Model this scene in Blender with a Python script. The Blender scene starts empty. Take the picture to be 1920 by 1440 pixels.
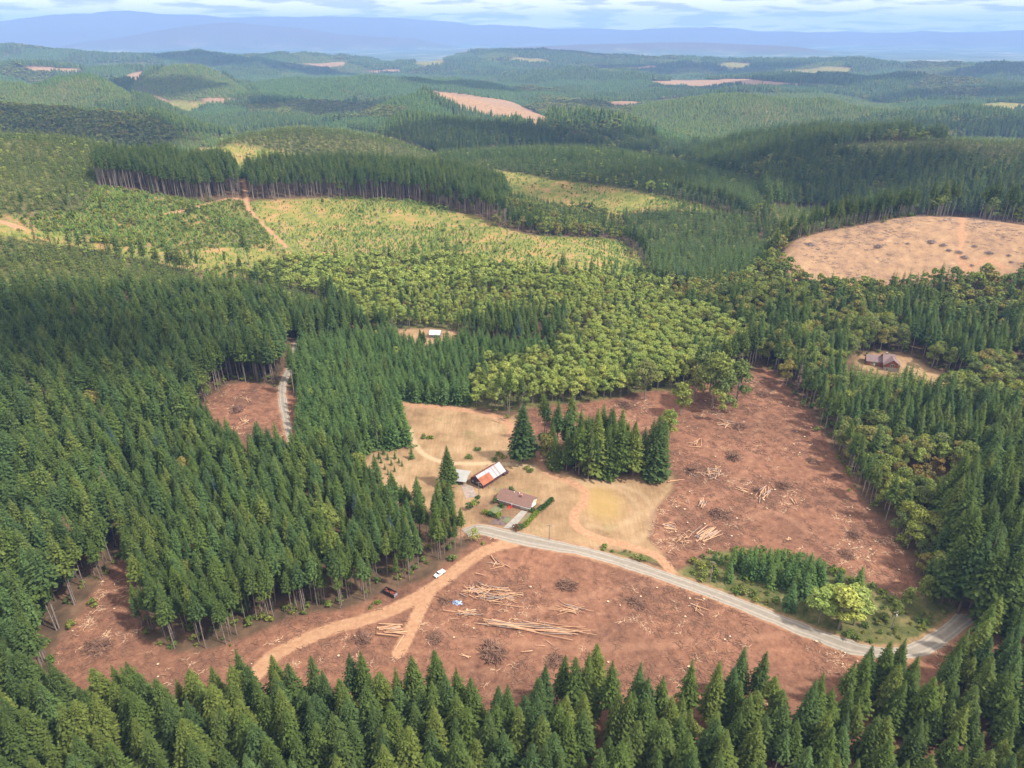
import bpy, math, random, time
import numpy as np
from mathutils import Vector, Matrix
T0 = time.time()
C = bpy.context.scene
COL = C.collection
R_ = math.radians
rng = np.random.default_rng(11)
random.seed(5)

# ------------------------------------------------------------------ camera, world, sun, exposure
CAMZ = 220.0
F = 1333.0
PITCH = math.atan((720 - 60) / F)
SP, CP = math.sin(PITCH), math.cos(PITCH)
cam_d = bpy.data.cameras.new('camera')
cam = bpy.data.objects.new('camera', cam_d)
COL.objects.link(cam)
cam.location = (0, 0, CAMZ)
cam.rotation_euler = (math.pi / 2 - PITCH, 0, 0)
cam_d.sensor_width = 36.0
cam_d.lens = F / 1920 * 36.0
cam_d.clip_start = 1.0
cam_d.clip_end = 150000.0
C.camera = cam

SUN_EL, SUN_AZ = R_(52), R_(112)          # azimuth clockwise from +Y
w = bpy.data.worlds.new('World'); C.world = w; w.use_nodes = True
nt = w.node_tree; nt.nodes.clear()
def N(nt, t, **k):
    n = nt.nodes.new(t)
    for a, b in k.items():
        if a.startswith('i_'):
            n.inputs[a[2:].replace('_', ' ')].default_value = b
        else:
            setattr(n, a, b)
    return n
def L(nt, a, b): nt.links.new(a, b)
out = N(nt, 'ShaderNodeOutputWorld'); bg = N(nt, 'ShaderNodeBackground')
sky = N(nt, 'ShaderNodeTexSky'); sky.sky_type = 'NISHITA'; sky.sun_disc = False
sky.sun_elevation = SUN_EL; sky.sun_rotation = SUN_AZ; sky.altitude = 300
sky.dust_density = 2.0
tc = N(nt, 'ShaderNodeTexCoord')
sep = N(nt, 'ShaderNodeSeparateXYZ'); L(nt, tc.outputs['Generated'], sep.inputs[0])
# clouds: flat layer mapping direction / height, broken stratus
zc = N(nt, 'ShaderNodeMath', operation='MAXIMUM'); L(nt, sep.outputs[2], zc.inputs[0]); zc.inputs[1].default_value = 0.0
za = N(nt, 'ShaderNodeMath', operation='ADD'); L(nt, zc.outputs[0], za.inputs[0]); za.inputs[1].default_value = 0.10
dx = N(nt, 'ShaderNodeMath', operation='DIVIDE'); L(nt, sep.outputs[0], dx.inputs[0]); L(nt, za.outputs[0], dx.inputs[1])
dy = N(nt, 'ShaderNodeMath', operation='DIVIDE'); L(nt, sep.outputs[1], dy.inputs[0]); L(nt, za.outputs[0], dy.inputs[1])
cmb = N(nt, 'ShaderNodeCombineXYZ'); L(nt, dx.outputs[0], cmb.inputs[0]); L(nt, dy.outputs[0], cmb.inputs[1])
n1 = N(nt, 'ShaderNodeTexNoise'); n1.inputs['Scale'].default_value = 0.35; n1.inputs['Detail'].default_value = 9; n1.inputs['Roughness'].default_value = 0.62
L(nt, cmb.outputs[0], n1.inputs['Vector'])
cr = N(nt, 'ShaderNodeValToRGB'); cr.color_ramp.elements[0].position = 0.12; cr.color_ramp.elements[1].position = 0.34
L(nt, n1.outputs['Fac'], cr.inputs[0])
n2 = N(nt, 'ShaderNodeTexNoise'); n2.inputs['Scale'].default_value = 1.7; n2.inputs['Detail'].default_value = 7
L(nt, cmb.outputs[0], n2.inputs['Vector'])
cc = N(nt, 'ShaderNodeValToRGB')
cc.color_ramp.elements[0].position = 0.42; cc.color_ramp.elements[0].color = (9.0, 8.9, 9.2, 1)
cc.color_ramp.elements[1].position = 0.52; cc.color_ramp.elements[1].color = (18, 17, 16, 1)
L(nt, n2.outputs['Fac'], cc.inputs[0])
mx = N(nt, 'ShaderNodeMixRGB'); L(nt, cr.outputs[0], mx.inputs[0]); L(nt, sky.outputs[0], mx.inputs[1]); L(nt, cc.outputs[0], mx.inputs[2])
L(nt, mx.outputs[0], bg.inputs[0]); bg.inputs[1].default_value = 0.070
L(nt, bg.outputs[0], out.inputs[0])

sd = bpy.data.lights.new('sun', 'SUN'); sd.energy = 4.1; sd.angle = R_(3.0); sd.color = (1.0, 0.94, 0.84)
sun = bpy.data.objects.new('sun', sd); COL.objects.link(sun)
sdir = Vector((math.sin(SUN_AZ) * math.cos(SUN_EL), math.cos(SUN_AZ) * math.cos(SUN_EL), math.sin(SUN_EL)))
sun.rotation_euler = sdir.to_track_quat('Z', 'Y').to_euler()
C.view_settings.view_transform = 'Standard'; C.view_settings.look = 'None'
C.view_settings.exposure = 0.55; C.view_settings.gamma = 1
C.render.engine = 'CYCLES'
C.cycles.max_bounces = 5; C.cycles.diffuse_bounces = 3; C.cycles.glossy_bounces = 2
C.cycles.transmission_bounces = 2; C.cycles.volume_bounces = 1; C.cycles.transparent_max_bounces = 8
C.cycles.use_denoising = True

# ------------------------------------------------------------------ projection helpers
def ray(px, py):
    """direction (x, y, z) of the line of sight through a point of the photograph"""
    x = (np.asarray(px, float) - 960) / F; y = -(np.asarray(py, float) - 720) / F
    return x, CP + y * SP, -SP + y * CP
def project(x, y, z):
    dz = z - CAMZ
    dep = y * CP - dz * SP
    dep = np.where(dep < 1, 1, dep)
    up = y * SP + dz * CP
    return 960 + F * x / dep, 720 - F * up / dep, dep

# ------------------------------------------------------------------ noise
def hash2(i, j, s=0):
    n = (i.astype(np.int64) * 374761393 + j.astype(np.int64) * 668265263 + s * 974634777) & 0x7fffffff
    n = ((n ^ (n >> 13)) * 1274126177) & 0x7fffffff
    n = (n ^ (n >> 16)) & 0xffff
    return n / 65535.0
def vnoise(x, y, s=0):
    i = np.floor(x); j = np.floor(y); u = x - i; v = y - j
    u = u * u * u * (u * (u * 6 - 15) + 10); v = v * v * v * (v * (v * 6 - 15) + 10)
    i = i.astype(np.int64); j = j.astype(np.int64)
    a = hash2(i, j, s); b = hash2(i + 1, j, s); c = hash2(i, j + 1, s); d = hash2(i + 1, j + 1, s)
    return (a * (1 - u) + b * u) * (1 - v) + (c * (1 - u) + d * u) * v
def fbm(x, y, wl, octv=4, s=0, g=0.5):
    t = 0; a = 1; n = 0
    for k in range(octv):
        t = t + a * (vnoise(x / wl + 17.3 * k, y / wl - 9.1 * k, s + k) - 0.5); n += a
        a *= g; wl *= 0.5
    return t / n * 2
def sm(a, b, x):
    t = np.clip((x - a) / (b - a), 0, 1); return t * t * (3 - 2 * t)

# ------------------------------------------------------------------ terrain: ridges as crests of real height
# (px, py, distance) of the ground along each crest, front and back width of the slope
RIDGES = [
    ([(-500, 300, 960), (0, 322, 1000), (180, 326, 1030), (330, 336, 1050), (460, 332, 1070), (600, 326, 1090), (760, 332, 1080), (900, 362, 990), (1000, 410, 880), (1100, 462, 780)], 360, 200),
    ([(1430, 500, 700), (1500, 440, 740), (1600, 420, 770), (1720, 407, 790), (1820, 412, 800), (1920, 424, 800), (2300, 430, 800)], 115, 150),
    ([(-500, 255, 1150), (0, 258, 1180), (90, 262, 1200), (180, 275, 1200), (280, 300, 1150)], 260, 200),
    ([(430, 270, 1350), (480, 256, 1450), (560, 246, 1500), (640, 250, 1500), (740, 268, 1500), (820, 298, 1450)], 260, 240),
    ([(830, 296, 1250), (900, 288, 1300), (1000, 284, 1320), (1100, 288, 1300), (1200, 302, 1250), (1300, 325, 1200), (1400, 352, 1150), (1440, 372, 1100)], 230, 220),
    ([(1250, 330, 1500), (1320, 300, 1550), (1400, 278, 1550), (1500, 262, 1550), (1600, 256, 1550), (1750, 262, 1500), (1920, 268, 1500), (2400, 270, 1500)], 420, 260),
    ([(760, 225, 2000), (900, 250, 1900), (960, 238, 2000), (1040, 226, 2050), (1130, 228, 2050), (1200, 240, 2000), (1290, 268, 1900), (1340, 290, 1850)], 330, 200),
    ([(-500, 182, 2200), (0, 190, 2250), (120, 205, 2250), (220, 225, 2200), (330, 238, 2150), (500, 250, 2000), (620, 245, 2000)], 420, 250),
    ([(760, 190, 2700), (800, 178, 2750), (880, 190, 2750), (960, 210, 2700), (1030, 232, 2600)], 500, 250),
    ([(1120, 235, 2900), (1180, 205, 3000), (1250, 192, 3000), (1350, 184, 3000), (1450, 182, 3000), (1560, 188, 3000), (1650, 205, 2900), (1720, 225, 2800)], 500, 300),
    ([(1560, 215, 3000), (1700, 222, 2900), (1820, 212, 3000), (1920, 215, 3000), (2400, 215, 3000)], 300, 300),
    ([(-500, 150, 3300), (20, 165, 3100), (75, 175, 3100), (110, 158, 3200), (160, 150, 3200), (215, 165, 3100), (260, 190, 3000)], 420, 300),
    ([(210, 160, 4200), (260, 142, 4300), (325, 126, 4400), (380, 134, 4300), (430, 155, 4200), (470, 180, 4000)], 700, 400),
    ([(440, 170, 4200), (560, 150, 4600), (640, 146, 4700), (740, 150, 4600), (860, 148, 4600), (940, 165, 4400), (1000, 190, 4200)], 1100, 500),
    ([(-500, 130, 5200), (0, 122, 5200), (90, 116, 5400), (180, 122, 5300), (300, 128, 5200)], 800, 500),
    ([(980, 140, 5600), (1080, 128, 5800), (1180, 130, 5800), (1260, 146, 5400), (1400, 150, 5200), (1520, 156, 5000), (1620, 158, 5000), (1720, 150, 5400), (1820, 160, 5200), (1920, 165, 5200), (2400, 165, 5200)], 900, 500),
    ([(1000, 168, 4300), (1100, 180, 4000), (1200, 172, 4200), (1300, 170, 4200), (1420, 172, 4100), (1600, 180, 4000), (1920, 190, 3900), (2400, 190, 3900)], 500, 350),
    ([(-500, 90, 8000), (0, 91, 8000), (60, 94, 7800), (100, 102, 7600), (170, 108, 7600), (260, 111, 7600), (340, 107, 7800), (430, 104, 7800), (480, 101, 7800), (560, 104, 7900), (620, 109, 8000), (650, 106, 8000), (720, 109, 7800), (800, 112, 7600), (835, 105, 8200), (900, 101, 8400), (950, 99, 8400), (1050, 101, 8200), (1130, 104, 8000), (1240, 108, 8000), (1300, 104, 8200), (1330, 106, 8000), (1450, 115, 7800), (1560, 119, 7600), (1700, 123, 7600), (1800, 124, 7400), (1920, 126, 7400), (2400, 128, 7400)], 1300, 900),
    ([(-600, 50, 24700), (0, 44, 24986), (90, 33, 24986), (210, 23, 25792), (260, 27, 25792), (330, 30, 25792), (420, 35, 25792), (500, 33, 25792), (600, 37, 25792), (690, 35, 25792), (735, 33, 25792), (800, 42, 25792), (840, 43, 25792), (900, 50, 25792), (960, 53, 25792), (1060, 55, 26598), (1200, 58, 26598), (1300, 56, 26598), (1500, 62, 26598), (1920, 62, 26598), (2400, 60, 26598)], 1900, 1900),
    ([(200, 75, 19344), (330, 52, 19344), (430, 42, 19747), (520, 50, 19747), (640, 64, 19344), (760, 72, 19344)], 1000, 1000),
    ([(900, 92, 15314), (1100, 84, 15717), (1300, 80, 16120), (1480, 88, 15717), (1560, 98, 15314)], 1000, 1000),
]
BASE_R = [0, 600, 700, 1000, 1500, 3000, 6000, 8600, 10500, 200000]
BASE_Z = [0, 0, -6, -24, -62, -100, -110, -120, -160, -160]
def base_z(r): return np.interp(r, BASE_R, BASE_Z)
RD = []
for pts, wf, wb in RIDGES:
    az, rr, zz = [], [], []
    for px, py, r in pts:
        dx_, dy_, dz_ = ray(px, py)
        h = math.hypot(dx_, dy_)
        az.append(math.atan2(dx_, dy_)); rr.append(r); zz.append(CAMZ + r * dz_ / h)
    RD.append((np.array(az), np.array(rr, float), np.array(zz), wf, wb))
def smooth_interp(x, xs, ys):
    # monotone-ish cubic (smoothstep blend of linear pieces keeps crests rounded)
    d = (xs[-1] - xs[0]) / 200
    return (np.interp(x - 3 * d, xs, ys) + np.interp(x, xs, ys) * 2 + np.interp(x + 3 * d, xs, ys)) / 4
def height(x, y):
    r = np.hypot(x, y) + 1e-6; a = np.arctan2(x, y)
    b = base_z(r)
    acc = np.zeros_like(r)
    warp = fbm(x, y, 420, 3, 3) * 0.05
    for az, rr, zz, wf, wb in RD:
        R = smooth_interp(a, az, rr); Z = smooth_interp(a, az, zz)
        over = np.maximum(az[0] - a, a - az[-1])
        fade = np.exp(-(np.maximum(over, 0) / 0.05) ** 2)
        t = (r - R * (1 + 0.0 * warp))
        wf_ = wf * (1 + 6 * warp) * (.75 if 1250 < rr[0] < 12000 else 1.0)
        g = np.where(t < 0, np.exp(-(t / wf_) ** 2), np.exp(-(t / wb) ** 2))
        h = np.maximum(Z - base_z(R), 0) * g * fade
        acc += h ** 6
    z = b + acc ** (1 / 6.0)
    # small relief that grows with distance
    z = z + fbm(x, y, 70, 3, 40) * 0.9 * sm(50, 400, r)
    z = z + fbm(x, y, 260, 4, 41) * 13 * sm(650, 1800, r) * (1 - .5 * sm(2500, 4000, r))
    z = z + (fbm(x, y, 1000, 5, 42)) * 62 * sm(1900, 4500, r) * (1 - 0.85 * sm(9000, 10300, r))
    z = z + np.abs(fbm(x, y, 3000, 5, 43)) * 160 * sm(18500, 23500, r)
    z = z - np.abs(fbm(x, y, 620, 3, 47)) * 60 * sm(1500, 2400, r) * (1 - sm(8500, 9500, r)) + 12 * sm(1500, 2400, r)
    # the meadow falls gently to the road, the left stand sits on a low rise
    z = z + 5 * np.exp(-(((x + 230) / 120) ** 2 + ((y - 330) / 130) ** 2))
    return z
def at(px, py, dz=0.0):
    """ground point under a point of the photograph (fixed-point iteration of the line of sight)"""
    dx_, dy_, d3 = ray(px, py)
    z = 0.0
    for _ in range(18):
        t = (z + dz - CAMZ) / d3
        z = 0.5 * z + 0.5 * float(height(np.array([dx_ * t]), np.array([dy_ * t]))[0])
    t = (z + dz - CAMZ) / d3
    return float(dx_ * t), float(dy_ * t), z

# ------------------------------------------------------------------ land cover map
CL = dict(forest=0, dirt=1, field=2, young=3, sap=4, alder=5, mix=6, brush=7, tall=8, tan=9, fg=10, youngd=11, sapd=12, hillmix=13, bare=14, yard=15, pale=16, youngl=17, bigfir=18)
ZONES = [
    ('hillmix', [(1240, 300), (1400, 240), (1600, 225), (2600, 225), (2600, 426), (1920, 422), (1720, 402), (1560, 412), (1480, 440), (1400, 400)]),
    ('youngl', [(1130, 205), (1250, 186), (1400, 176), (1560, 178), (1720, 206), (1600, 232), (1400, 246), (1350, 280), (1290, 262), (1200, 235)]),
    ('youngl', [(240, 165), (325, 118), (400, 126), (470, 176), (380, 190), (270, 186)]),
    ('youngl', [(70, 176), (110, 152), (160, 144), (215, 160), (262, 188), (200, 202), (80, 202)]),
    ('alder', [(1010, 180), (1100, 190), (1180, 205), (1200, 240), (1100, 222), (1020, 200)]),
    ('youngd', [(460, 150), (600, 138), (900, 142), (1000, 178), (960, 190), (800, 172), (640, 196), (500, 190)]),
    ('alder', [(460, 200), (600, 192), (760, 205), (740, 225), (600, 225), (470, 218)]),
    ('youngl', [(1500, 292), (1620, 268), (1800, 262), (2600, 262), (2600, 330), (1920, 325), (1760, 300), (1640, 310)]),
    ('youngl', [(-600, 250), (0, 250), (100, 254), (190, 266), (300, 285), (250, 310), (190, 330), (170, 400), (60, 400), (-600, 420)]),
    ('youngl', [(430, 262), (480, 248), (560, 238), (640, 242), (740, 262), (830, 292), (820, 312), (700, 300), (560, 292), (450, 300)]),
    ('youngd', [(820, 290), (960, 276), (1100, 280), (1250, 305), (1420, 346), (1440, 400), (1330, 385), (1200, 356), (1050, 338), (950, 324), (850, 312)]),
    ('sap', [(340, 300), (370, 278), (450, 270), (560, 290), (500, 310), (456, 330), (440, 318), (400, 305)]),
    ('sapd', [(150, 400), (180, 345), (320, 370), (460, 376), (600, 370), (760, 376), (900, 405), (950, 428), (1150, 440), (1190, 470), (1225, 530), (1000, 520), (850, 498), (540, 492), (430, 520), (200, 475), (0, 440), (-600, 440), (-600, 400), (0, 402)]),
    ('sap', [(470, 376), (600, 372), (760, 378), (900, 408), (950, 430), (1150, 442), (1190, 470), (1225, 530), (1000, 520), (850, 498), (560, 494), (500, 440)]),
    ('sap', [(0, 440), (200, 478), (430, 522), (560, 494), (480, 462), (320, 470), (200, 462), (100, 440), (0, 420), (-200, 420)]),
    ('sap', [(930, 318), (1050, 338), (1200, 358), (1330, 388), (1400, 412), (1200, 404), (1150, 420), (1100, 400), (960, 380), (945, 345)]),
    ('mix', [(905, 378), (960, 380), (1100, 398), (1165, 418), (1185, 452), (1100, 446), (1000, 442), (930, 424)]),
    ('youngd', [(1165, 400), (1300, 396), (1400, 405), (1470, 440), (1440, 480), (1400, 530), (1370, 552), (1300, 545), (1225, 525), (1190, 445)]),
    ('mix', [(1400, 395), (1500, 400), (1510, 440), (1460, 465), (1480, 520), (1500, 530), (1420, 560), (1330, 560), (1400, 530), (1440, 480)]),
    ('youngl', [(1440, 385), (1600, 395), (1650, 405), (1560, 425), (1500, 440), (1450, 420)]),
    ('youngl', [(-600, 440), (0, 440), (200, 480), (420, 528), (600, 556), (625, 600), (500, 592), (300, 570), (100, 565), (-600, 590)]),
    ('alder', [(430, 522), (560, 494), (860, 500), (1000, 520), (1180, 532), (1265, 552), (1240, 590), (1100, 596), (1000, 600), (900, 618), (680, 616), (640, 580), (600, 560)]),
    ('mix', [(1180, 535), (1300, 545), (1400, 540), (1500, 528), (2600, 512), (2600, 1150), (1900, 1150), (1800, 1150), (1730, 1100), (1650, 960), (1490, 720), (1425, 690), (1385, 640), (1300, 600), (1230, 590), (1265, 552)]),
    ('alder', [(1060, 596), (1220, 580), (1330, 600), (1400, 640), (1400, 680), (1270, 730), (1100, 752), (1000, 772), (880, 765), (870, 720), (905, 690), (1050, 650)]),
    ('youngd', [(558, 650), (640, 632), (760, 624), (900, 640), (1045, 642), (1055, 660), (905, 690), (872, 720), (882, 762), (750, 752), (768, 800), (766, 838), (700, 842), (690, 870), (600, 872), (562, 850), (552, 740)]),
    ('tall', [(180, 348), (185, 330), (250, 320), (330, 320), (420, 328), (452, 344), (454, 372), (380, 378), (320, 370), (250, 358)]),
    ('tall', [(464, 378), (466, 346), (520, 334), (620, 330), (760, 334), (880, 348), (950, 366), (950, 428), (900, 405), (830, 386), (760, 376), (640, 369), (560, 373)]),
    ('tan', [(1456, 482), (1480, 455), (1530, 438), (1620, 420), (1720, 404), (1820, 408), (1920, 420), (2200, 425), (2200, 530), (1920, 532), (1830, 524), (1700, 540), (1505, 552), (1475, 510)]),
    ('tan', [(790, 168), (870, 176), (960, 190), (1030, 222), (1020, 240), (960, 232), (880, 212), (830, 190)]),
    ('tan', [(220, 150), (250, 136), (275, 130), (262, 152)]),
    ('tan', [(20, 125), (150, 128), (160, 138), (60, 136)]),
    ('tan', [(1210, 152), (1400, 148), (1480, 156), (1590, 160), (1580, 166), (1400, 160), (1240, 160)]),
    ('tan', [(1270, 150), (1350, 150), (1380, 162), (1290, 165)]),
    ('tan', [(690, 132), (750, 130), (752, 138), (700, 138)]),
    ('tan', [(260, 182), (290, 178), (320, 190), (300, 194)]),
    ('tan', [(370, 184), (440, 184), (450, 192), (390, 194)]),
    ('sap', [(780, 112), (830, 108), (835, 122), (780, 124)]),
    ('field', [(745, 618), (800, 616), (860, 622), (862, 640), (805, 650), (750, 636)]),
    ('sapd', [(372, 505), (440, 500), (470, 520), (430, 540), (380, 530)]),
    ('field', [(1600, 668), (1640, 660), (1700, 665), (1740, 690), (1830, 725), (1850, 750), (1790, 735), (1700, 720), (1620, 700)]),
    ('youngl', [(1570, 694), (1640, 702), (1720, 712), (1770, 742), (1740, 765), (1580, 765)]),
    ('dirt', [(372, 768), (395, 742), (430, 722), (470, 716), (520, 728), (560, 735), (562, 800), (545, 850), (480, 862), (420, 858), (378, 830)]),
    ('field', [(752, 752), (860, 764), (950, 782), (1000, 770), (1030, 800), (1010, 850), (1020, 870), (1100, 900), (1200, 890), (1262, 885), (1300, 900), (1262, 960), (1262, 1048), (1100, 1028), (980, 1004), (900, 990), (872, 994), (840, 972), (780, 948), (700, 930), (668, 900), (690, 848), (766, 838), (764, 790)]),
    ('dirt', [(985, 770), (1100, 752), (1200, 738), (1260, 730), (1330, 715), (1400, 700), (1440, 690), (1475, 722), (1525, 790), (1575, 870), (1630, 955), (1700, 1045), (1730, 1105), (1690, 1130), (1600, 1100), (1540, 1075), (1330, 1055), (1270, 1075), (1252, 1042), (1215, 1010), (1225, 960), (1262, 920), (1262, 880), (1150, 850), (1020, 830), (950, 800), (985, 790)]),
    ('bare', [(880, 930), (930, 925), (1005, 945), (1035, 940), (975, 995), (905, 988), (880, 960)]),
    ('dirt', [(238, 1035), (250, 1060), (262, 1195), (330, 1222), (400, 1218), (470, 1192), (540, 1165), (640, 1142), (715, 1112), (800, 1080), (860, 1045), (905, 1003), (960, 1012), (1100, 1040), (1250, 1080), (1400, 1135), (1500, 1175), (1600, 1215), (1720, 1225), (1800, 1180), (1850, 1230), (1700, 1500), (60, 1500), (90, 1290), (100, 1220), (160, 1130)]),
    ('bigfir', [(1745, 1010), (1790, 960), (1860, 900), (2600, 860), (2600, 1250), (1900, 1200), (1838, 1165), (1800, 1120), (1770, 1060)]),
    ('brush', [(1328, 1035), (1400, 1025), (1530, 1045), (1560, 1060), (1690, 1120), (1740, 1110), (1810, 1140), (1740, 1205), (1690, 1218), (1610, 1208), (1500, 1168), (1400, 1126), (1300, 1088), (1262, 1072)]),
    ('brush', [(990, 1003), (1100, 1024), (1240, 1042), (1252, 1058), (1100, 1034), (985, 1009)]),
    ('fg', [(-600, 1250), (60, 1255), (100, 1330), (300, 1345), (480, 1345), (700, 1350), (900, 1372), (1060, 1350), (1250, 1352), (1420, 1345), (1480, 1395), (1540, 1370), (1590, 1300), (1640, 1275), (1700, 1275), (1725, 1330), (1760, 1290), (1800, 1235), (1850, 1190), (2600, 1150), (2600, 2300), (-600, 2300)]),
]
PX0, PY0, PS = -620, 20, 2.0
GW, GH = 1620, 1160
cover = np.zeros((GH, GW), np.uint8)
for name, poly in ZONES:
    P = np.array(poly, float)
    x0, y0 = P.min(0); x1, y1 = P.max(0)
    i0, i1 = max(0, int((x0 - PX0) / PS)), min(GW, int((x1 - PX0) / PS) + 2)
    j0, j1 = max(0, int((y0 - PY0) / PS)), min(GH, int((y1 - PY0) / PS) + 2)
    if i1 <= i0 or j1 <= j0: continue
    gx, gy = np.meshgrid(PX0 + (np.arange(i0, i1) + .5) * PS, PY0 + (np.arange(j0, j1) + .5) * PS)
    ins = np.zeros(gx.shape, bool)
    for k in range(len(P)):
        xa, ya = P[k]; xb, yb = P[k - 1]
        if ya == yb: continue
        c = (ya > gy) != (yb > gy)
        ins ^= c & (gx < (xb - xa) * (gy - ya) / (yb - ya) + xa)
    cover[j0:j1, i0:i1][ins] = CL[name]

def stand_mosaic(x, y, r):
    """managed forest far away: cells of one age each"""
    s = 330.0
    wx = x + fbm(x, y, 300, 3, 60) * 130; wy = y + fbm(x, y, 300, 3, 61) * 130
    i = np.floor(wx / s).astype(np.int64); j = np.floor(wy / s).astype(np.int64)
    best = np.full(x.shape, 1e18); val = np.zeros(x.shape)
    for di in (-1, 0, 1):
        for dj in (-1, 0, 1):
            ci, cj = i + di, j + dj
            cx = (ci + hash2(ci, cj, 1)) * s; cy = (cj + hash2(ci, cj, 2)) * s
            d = (wx - cx) ** 2 + (wy - cy) ** 2
            v = hash2(ci, cj, 5); m = d < best
            best = np.where(m, d, best); val = np.where(m, v, val)
    return val
def classify(x, y, z, jitter=1.0):
    r = np.hypot(x, y)
    px, py, dep = project(x, y, z)
    sc = np.clip(F / np.maximum(dep, 50), 0.1, 6)
    px = px + fbm(x, y, 22, 3, 70) * 2.6 * sc * jitter
    py = py + fbm(x, y, 22, 3, 71) * 1.6 * sc * jitter
    i = np.clip(((px - PX0) / PS).astype(int), 0, GW - 1); j = np.clip(((py - PY0) / PS).astype(int), 0, GH - 1)
    c = cover[j, i].astype(int)
    mos = stand_mosaic(x, y, r)
    far = (c == 0) & (r > 1050)
    f = np.full(c.shape, 0)
    f = np.where(mos > 0.44, CL['youngd'], f); f = np.where(mos > 0.68, CL['youngl'], f)
    f = np.where(mos > 0.78, CL['hillmix'], f); f = np.where(mos > 0.88, CL['alder'], f)
    f = np.where(mos > 0.955, CL['sap'], f); f = np.where(mos > 0.985, CL['tan'], f)
    c = np.where(far, f, c)
    plain = r > 10000
    return np.where(plain, 30, c)

# ------------------------------------------------------------------ roads (pixel centre lines laid on the ground)
def catmull(P, n=12):
    P = np.array(P, float); Q = []
    for k in range(len(P) - 1):
        p0 = P[max(k - 1, 0)]; p1 = P[k]; p2 = P[k + 1]; p3 = P[min(k + 2, len(P) - 1)]
        for t in np.linspace(0, 1, n, endpoint=False):
            Q.append(0.5 * ((2 * p1) + (p2 - p0) * t + (2 * p0 - 5 * p1 + 4 * p2 - p3) * t * t + (3 * p1 - p0 - 3 * p2 + p3) * t ** 3))
    Q.append(P[-1]); return np.array(Q)
ROADS = dict(
    gravel=([(872, 1000), (885, 995), (905, 993), (960, 1006), (1050, 1025), (1150, 1049), (1250, 1082), (1350, 1118), (1450, 1158), (1530, 1190), (1610, 1217), (1680, 1225), (1730, 1214), (1770, 1190), (1798, 1168), (1812, 1156)], 8.0),
    gravel2=([(552, 875), (549, 856), (544, 822), (536, 785), (530, 752), (530, 722), (540, 696), (549, 672), (556, 640)], 5.2),
    haul=([(962, 1018), (915, 1030), (870, 1058), (820, 1096), (760, 1132), (690, 1160), (620, 1180), (555, 1207), (510, 1232), (470, 1275)], 6.2),
    haulb=([(812, 1100), (792, 1135), (770, 1180), (745, 1230)], 5.0),
    loop=([(1003, 845), (1012, 872), (1035, 890), (1070, 904), (1096, 922), (1092, 945), (1078, 962), (1080, 985), (1110, 1005), (1170, 1022), (1230, 1042), (1262, 1075)], 4.2),
    track=([(752, 758), (830, 764), (900, 774), (945, 788), (960, 805), (955, 830)], 4.5),
    track2=([(768, 806), (780, 835), (800, 855), (840, 868), (900, 869), (960, 870), (1012, 876)], 3.0),
    ridge=([(470, 400), (462, 375), (458, 352), (456, 338)], 5),
    ridge2=([(458, 378), (440, 372), (400, 380), (340, 396), (310, 402)], 4.5),
    ridge3=([(466, 392), (490, 418), (515, 442), (540, 466)], 3.5),
    tanroad=([(1745, 408), (1762, 425), (1772, 442), (1800, 462), (1850, 485), (1890, 505)], 4.5),
    left=([(-80, 395), (0, 415), (40, 428)], 7),
    skid=([(1262, 1072), (1235, 1010), (1280, 960), (1350, 930), (1400, 880), (1420, 800), (1430, 730)], 4.0),
    skid2=([(1380, 980), (1450, 960), (1520, 1000), (1600, 1060), (1680, 1090)], 4.0),
    skid3=([(965, 1160), (1060, 1130), (1180, 1100), (1260, 1092)], 4.0),
    skid4=([(800, 1170), (860, 1195), (960, 1205), (1100, 1215), (1300, 1205), (1480, 1190)], 4.0),
    mow=([(1070, 905), (1140, 905), (1200, 925), (1225, 960), (1215, 1000), (1180, 1020)], 2.6),
    mow2=([(1090, 912), (1150, 914), (1185, 935), (1195, 965), (1150, 990), (1100, 985)], 2.2),
)
RP = {}
for k, (pts, wd) in ROADS.items():
    W = np.array([at(*p)[:2] for p in pts])
    RP[k] = (catmull(W, 14), wd)
def road_dist(x, y, names=None):
    d = np.full(x.shape, 1e9)
    near = np.hypot(x, y) < 1100
    xi, yi = x[near], y[near]; dn = np.full(xi.shape, 1e9)
    for k, (P, wd) in RP.items():
        if (names and k not in names) or (not names and k[:4] in ('skid', 'mow', 'mow2')): continue
        Q = P[::4]
        for a, b in zip(Q[:-1], Q[1:]):
            ab = b - a; l2 = ab @ ab + 1e-9
            t = np.clip(((xi - a[0]) * ab[0] + (yi - a[1]) * ab[1]) / l2, 0, 1)
            dn = np.minimum(dn, np.hypot(xi - a[0] - t * ab[0], yi - a[1] - t * ab[1]) - wd / 2)
    d[near] = dn
    return d

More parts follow.
